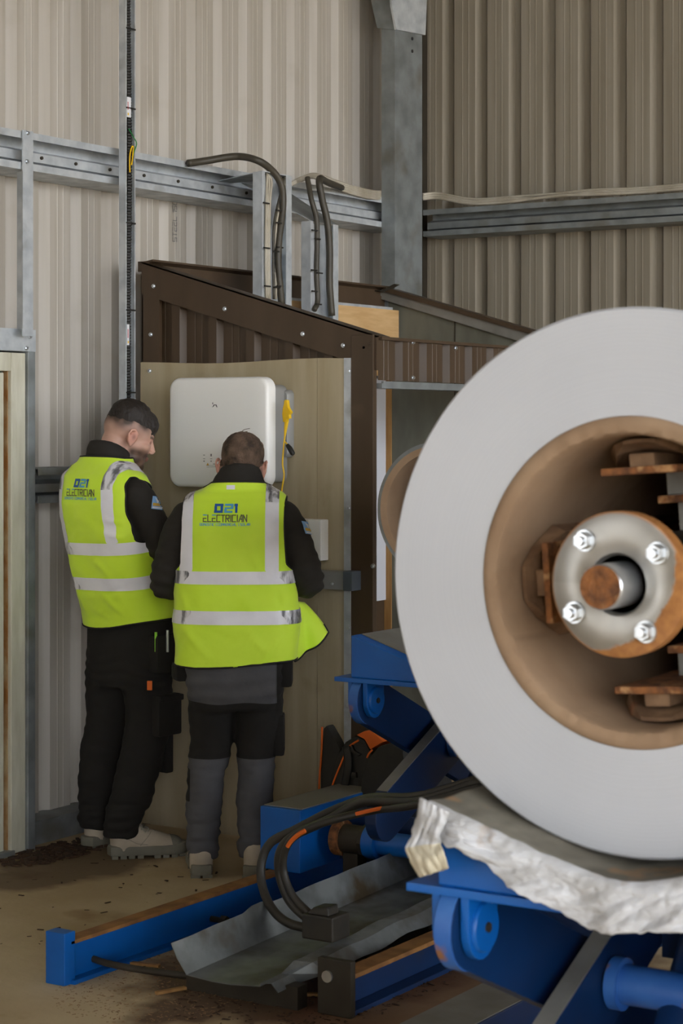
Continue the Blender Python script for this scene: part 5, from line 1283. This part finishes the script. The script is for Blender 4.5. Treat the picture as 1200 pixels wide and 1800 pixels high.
def form_collar(rings):
    vs = []; fs = []; seg = 40
    for (cx, cy, cz, a, b, tilt) in rings:
        for k in range(seg):
            t = 2*PI*k/seg; y = b*math.sin(t); vs.append((cx+a*math.cos(t), cy+y, cz+tilt*y))
    n = len(rings)
    for j in range(n-1):
        for k in range(seg):
            l = (k+1) % seg; fs.append((j*seg+k, j*seg+l, (j+1)*seg+l, (j+1)*seg+k))
    fs += [tuple(range(seg-1, -1, -1)), tuple(range((n-1)*seg, n*seg))]
    return vs, fs

# ---------------- right-hand worker, grey trousers
def tr_R(root, V, F):
    z = V[:, 2]; t1 = .652+.004*np.sin(V[:, 0]*30); t2 = .44
    a, b = clip(V, F, z-t1); o = org('trousers', a, b, M['trgrey'], root)
    for sg in (-1, 1):
        a, b = clip(V, F, np.minimum(t2-z, sg*(V[:, 0]-.0))); org('lower_leg', a, b, M['trgrey'], o)
        a, b = clip(V, F, np.minimum.reduce([t1-z, z-t2, sg*(V[:, 0]-.005)])); org('black_thigh_panel', a, b, M['trblack'], o)
    N = vnorm(V, F)
    for x0, x1 in ((.165, 1), (-1, -.158)):          # black side gussets and pocket panel
        g = np.minimum.reduce([V[:, 0]-x0, x1-V[:, 0], z-.60]) if x0 > 0 else np.minimum.reduce([V[:, 0]-x0, x1-V[:, 0], .40-z, z-.28])
        a, b = clip(V+N*.0015, F, g)
        if len(b): org('black_side_panel', a, b, M['trblack'], o)
    mb = MB(); mb.tube(spline([(.005, -.128, .86), (.006, -.136, .78), (.006, -.128, .70), (.006, -.10, .645)], 6), .002, 5); mb.build('seat_seam', M['trblack'], o)
    return o
R = dict(label='worker with short cropped hair, grey and black trousers and open hi-vis vest', pos=(-.407, 7.5), yaw=0.0, seed=2.3,
    head=(.030, .055, 1.522), hyaw=math.radians(-6), hpitch=math.radians(16), hroll=math.radians(3), hs=1.03, neck=(.018, .005, 1.47),
    armL=((-.172, .0, 1.335), (-.252, .0, 1.090), (-.13, .24, 1.10), (.25, .9, .1), (-.3, 0, .9)),
    armR=((.188, .0, 1.335), (.278, -.005, 1.095), (.15, .25, 1.11), (-.2, .9, .1), (.3, 0, .9)),
    vest=[(.74, .226, .150, .010, .0), (.86, .228, .152, .012, 0), (.95, .236, .150, .016, 0), (1.05, .226, .145, .012, -.005), (1.15, .212, .138, .006, -.012), (1.25, .206, .134, .004, -.016), (1.33, .205, .128, .004, -.012), (1.385, .200, .112, .006, 0), (1.418, .178, .098, .010, .008), (1.442, .132, .085, .014, .012), (1.468, .096, .078, .016, .010), (1.50, .08, .07, .018, .01)],
    zq=lambda V: V[:, 2], hem=lambda V: .792+.10*np.abs(V[:, 0]-.01)**1.6+.01*np.sin(V[:, 0]*9),
    xl=lambda V, z: .190+.9*np.maximum(0, 1.17-V[:, 2])+.05*np.maximum(0, 1.3-V[:, 2]), nr=(.130, .075), ns=.032, open=True,
    tab=(-.022, 1.446, .010, 1.462), stripes=[(1.097, 1.145), (.948, .999)], vstripes=[(-.193, -.143), (.124, .174)], folds=[(.05, 1.27, .13, 1.10, .010, .006), (.02, 1.09, .09, .98, .010, .006), (-.19, .95, -.08, .82, .012, .006), (.04, .95, .14, .83, .010, .006), (-.06, .92, .05, .86, .010, -.005), (.16, 1.10, .20, .90, .010, -.006), (-.20, 1.12, -.16, .98, .010, .005), (.10, .80, .19, .93, .009, .005), (-.12, 1.30, -.05, 1.18, .012, .004)], ztape=1.385, crx=.175, cro=.0, text=(-.024, 1.377),
    zmax=1.467, collar=[(.016, .008, 1.39, .155, .072, -.1), (.016, .01, 1.44, .128, .070, -.12), (.018, .01, 1.478, .098, .076, -.2), (.026, .012, 1.515, .079, .080, -.3), (.028, .016, 1.525, .072, .074, -.32)],
    patch=[((.245, -.02, 1.30), (-.95, .3, 0), (.3, .95, -.15), (.2, .1, 1))],
    hips=[(.62, .165, .105, .005, -.01), (.70, .180, .128, .006, -.012), (.80, .186, .132, .008, -.008), (.92, .175, .12, .01, 0), (1.0, .165, .11, .01, 0)],
    legs=[[(-.085, 0, .78, .094), (-.082, .0, .65, .090), (-.082, .0, .50, .078), (-.098, -.006, .40, .072), (-.108, -.018, .30, .070), (-.108, -.022, .20, .068), (-.112, -.03, .12, .062), (-.113, -.032, .062, .058)],
          [(.100, 0, .78, .092), (.098, .0, .65, .090), (.090, .0, .50, .078), (.086, -.006, .40, .072), (.085, -.018, .30, .069), (.080, -.022, .20, .066), (.074, -.03, .12, .058), (.072, -.032, .062, .052)]],
    trousers=tr_R,
    pockets=[('holster_pocket', (.195, .0, .765), (.028, .06, .06), 0, 'trblack'), ('holster_pocket', (-.195, .03, .755), (.034, .05, .034), .3, 'trblack'), ('cargo_pocket', (.172, .02, .52), (.02, .06, .075), 0, 'trblack'), ('knee_pad', (-.1, .07, .36), (.055, .02, .09), 0, 'trblack'), ('knee_pad', (.088, .07, .36), (.055, .02, .09), 0, 'trblack'), ('brand_tag', (.160, -.062, .672), (.010, .003, .016), .9, 'orange')],
    boots=[((-.112, -.105), math.radians(6), -1), ((.074, -.115), math.radians(-14), 1)],
    haircol=rgb(62, 47, 35), hairmat=M['hairR'], beard=.5,
    fade=lambda x, y, z: sstep(z, -.062, -.01)*sstep(-y, -.05, .0)*.85,
    hairline=lambda x, y, z: np.where(y > .02, np.minimum(z-.03, .088-y), z+.016-.5*np.maximum(0, y+.055)),
    hairth=lambda x, y, z: .0025+.010*sstep(z, .03, .1), tuft=[((-.02, .0, .12), (-.012, .01, .148), (.012, .015, .158)), ((-.012, .0, .12), (-.008, .01, .14), (.004, .015, .146))])
rr, rvest = worker(R)
# loose front of the open vest flying out at his side
vs = []; fs = []; n = 18
for i in range(n+1):
    s = i/n
    for j in range(n+1):
        t = j/n
        top = Vector((.235+.03*s, .03+.07*s, 1.02-.01*s)); bot = Vector((.222+.135*s, -.02+.15*s, .798+.088*s**1.3+.012*math.sin(s*7)*s))
        p = top.lerp(bot, t); p.x += .012*math.sin(s*6+1)*t*(1-s)+.018*s*(1-t)*t*2; p.y += .035*math.sin(s*5.5)*t
        vs.append(tuple(p))
m_ = n+1; fs = [(i*m_+j, i*m_+j+1, (i+1)*m_+j+1, (i+1)*m_+j) for i in range(n) for j in range(n)]
fo = mk('vest_front_flap', vs, fs, M['hivis'], rvest, smooth='all', solid=.002)
edge = [Vector(vs[i*m_+n]) for i in range(m_)]+[Vector(vs[n*m_+j]) for j in range(n-1, 12, -1)]
mb = MB(); mb.tube(edge, .0038, 6); mb.build('edge_binding', M['binding'], rvest, smooth='all')

# ---------------- left-hand worker, black trousers
def tr_L(root, V, F):
    o = org('trousers', V, F, M['trblack'], root)
    return o
yawL = math.radians(-41)
Lm = dict(label='bearded worker with dark swept-over hair and faded sides, in black trousers and hi-vis vest', pos=(-.841, 7.85), yaw=yawL, seed=7.1,
    head=(.0, .0, 1.637), hyaw=math.radians(-26), hpitch=math.radians(17), hs=1.0, neck=(0, -.10, 1.55),
    armL=((-.165, -.11, 1.41), (-.195, .03, 1.19), (-.08, .22, 1.20), (.3, .9, .1), (-.3, 0, .9)),
    armR=((.180, -.125, 1.415), (.232, .005, 1.18), (.10, .24, 1.20), (-.2, .9, .1), (.3, 0, .9)),
    vest=[(.84, .192, .146, .0, .03), (.93, .194, .146, 0, .018), (1.03, .196, .143, 0, -.015), (1.15, .196, .138, .008, -.055), (1.28, .198, .132, .01, -.092), (1.38, .2, .127, .01, -.115), (1.445, .197, .115, .01, -.124), (1.485, .185, .104, 0, -.126), (1.515, .145, .09, 0, -.122), (1.545, .105, .08, 0, -.118), (1.58, .085, .07, 0, -.112)],
    zq=lambda V: V[:, 2]-.10*(V[:, 1]+.06)-.02*V[:, 0], hem=lambda V: .912+.012*np.sin(V[:, 0]*11+V[:, 1]*7),
    xl=lambda V, z: .188+.9*np.maximum(0, 1.245-V[:, 2])+.05*np.maximum(0, 1.38-V[:, 2]), nr=(.09, .075),
    stripes=[(1.197, 1.246), (1.055, 1.106)], vstripes=[(-.168, -.118), (.110, .160)], folds=[(-.02, 1.20, .10, 1.10, .011, .006), (.0, 1.06, .13, .95, .012, .007), (-.14, 1.17, -.10, .95, .010, .006), (.05, 1.03, .16, 1.07, .009, -.005), (.10, 1.28, .19, 1.25, .010, .006), (.11, 1.33, .19, 1.31, .010, .006), (-.05, .98, .06, .93, .010, .005), (-.17, 1.25, -.16, .96, .010, -.006)], ztape=1.44, crx=.165, cro=.06, text=(-.002, 1.462),
    zmax=1.558, collar=[(0, -.118, 1.48, .12, .08, -.05), (0, -.114, 1.53, .09, .073, -.1), (0, -.108, 1.57, .087, .082, -.25), (0, -.098, 1.598, .080, .085, -.36), (0, -.094, 1.605, .072, .078, -.38)],
    patch=[((.212, -.040, 1.388), (-.743, .669, 0), (.669, .743, -.15), (.10, .1, 1))],
    hips=[(.66, .16, .115, 0, .0), (.76, .178, .13, 0, .005), (.86, .182, .13, 0, .012), (.98, .172, .12, 0, .01), (1.06, .165, .11, 0, -.01)],
    legs=[[(-.09, .0, .84, .096), (-.10, .0, .70, .096), (-.115, .0, .54, .088), (-.130, -.012, .42, .084), (-.142, -.022, .30, .080), (-.158, -.02, .20, .072), (-.167, -.018, .13, .066), (-.169, -.016, .085, .062)],
          [(.09, .0, .84, .096), (.094, .012, .70, .098), (.092, .022, .54, .090), (.086, .0, .42, .084), (.078, -.03, .30, .080), (.060, -.062, .20, .074), (.050, -.078, .13, .068), (.047, -.080, .085, .064)]],
    trousers=tr_L,
    pockets=[('holster_pocket', (.19, .02, .80), (.03, .07, .075), 0, 'trblack'), ('cargo_pocket', (.188, .03, .56), (.022, .062, .08), 0, 'trblack'), ('pocket_flap', (.20, .035, .625), (.018, .06, .012), 0, 'trblack'), ('brand_tag', (.178, -.052, .680), (.010, .004, .018), .6, 'orange'), ('knee_pad', (.09, .085, .42), (.06, .02, .1), 0, 'trblack'), ('knee_pad', (-.13, .075, .42), (.06, .02, .1), 0, 'trblack')],
    boots=[((-.182, -.062), math.radians(0), -1), ((.010, -.115), math.radians(-37), 1)],
    haircol=rgb(56, 43, 34), hairmat=M['hairL'], beard=.85,
    fade=lambda x, y, z: sstep(z, -.01, .062)*sstep(.085-y, 0, .03)*1.15+.16*sstep(z, -.05, .0)*(y < -.02),
    hairline=lambda x, y, z: np.where(y > .07, z-.030, z-.058+.012*sstep(y, .03, .07)),
    hn=.12, hairth=lambda x, y, z: .004+.028*sstep(z, .06, .13)+.014*sstep(y, .05, .09)*sstep(z, .03, .06))
lr, lvest = worker(Lm)
# pens in his holster pocket
tl_ = [c for c in lr.children if c.name.startswith('trousers')][0]
for p, l, m_, nm in (((.205, -.045, .872), .03, 'lime', 'marker_pen'), ((.222, .0, .868), .05, 'bolt', 'steel_pen'), ((.212, .055, .90), .03, 'bolt', 'steel_pen')):
    mb = MB(); mb.cyl((p[0], p[1], p[2]-.06), (p[0], p[1], p[2]+l*.5), .0055, 10); mb.build(nm, M[m_], tl_, local=True)

# maker's print on the wall sheets
def wall_print(text, px, py0, py1, h):
    a = on_x(px, py1, XW); b = on_x(px, py0, XW); mb = MB()
    for q, ch, kk in strokes(text, 0, b.z-a.z, 0, h, .003):
        mb.prism([(XW+.0045, a.y-p_.y, a.z+p_.x) for p_ in q], (.0004, 0, 0))
    o = mb.build('sheet_print', M['inkgrey'], wl); o['kind'] = 'stuff'
wall_print('STEEL 15000', 309, 335, 425, .028)
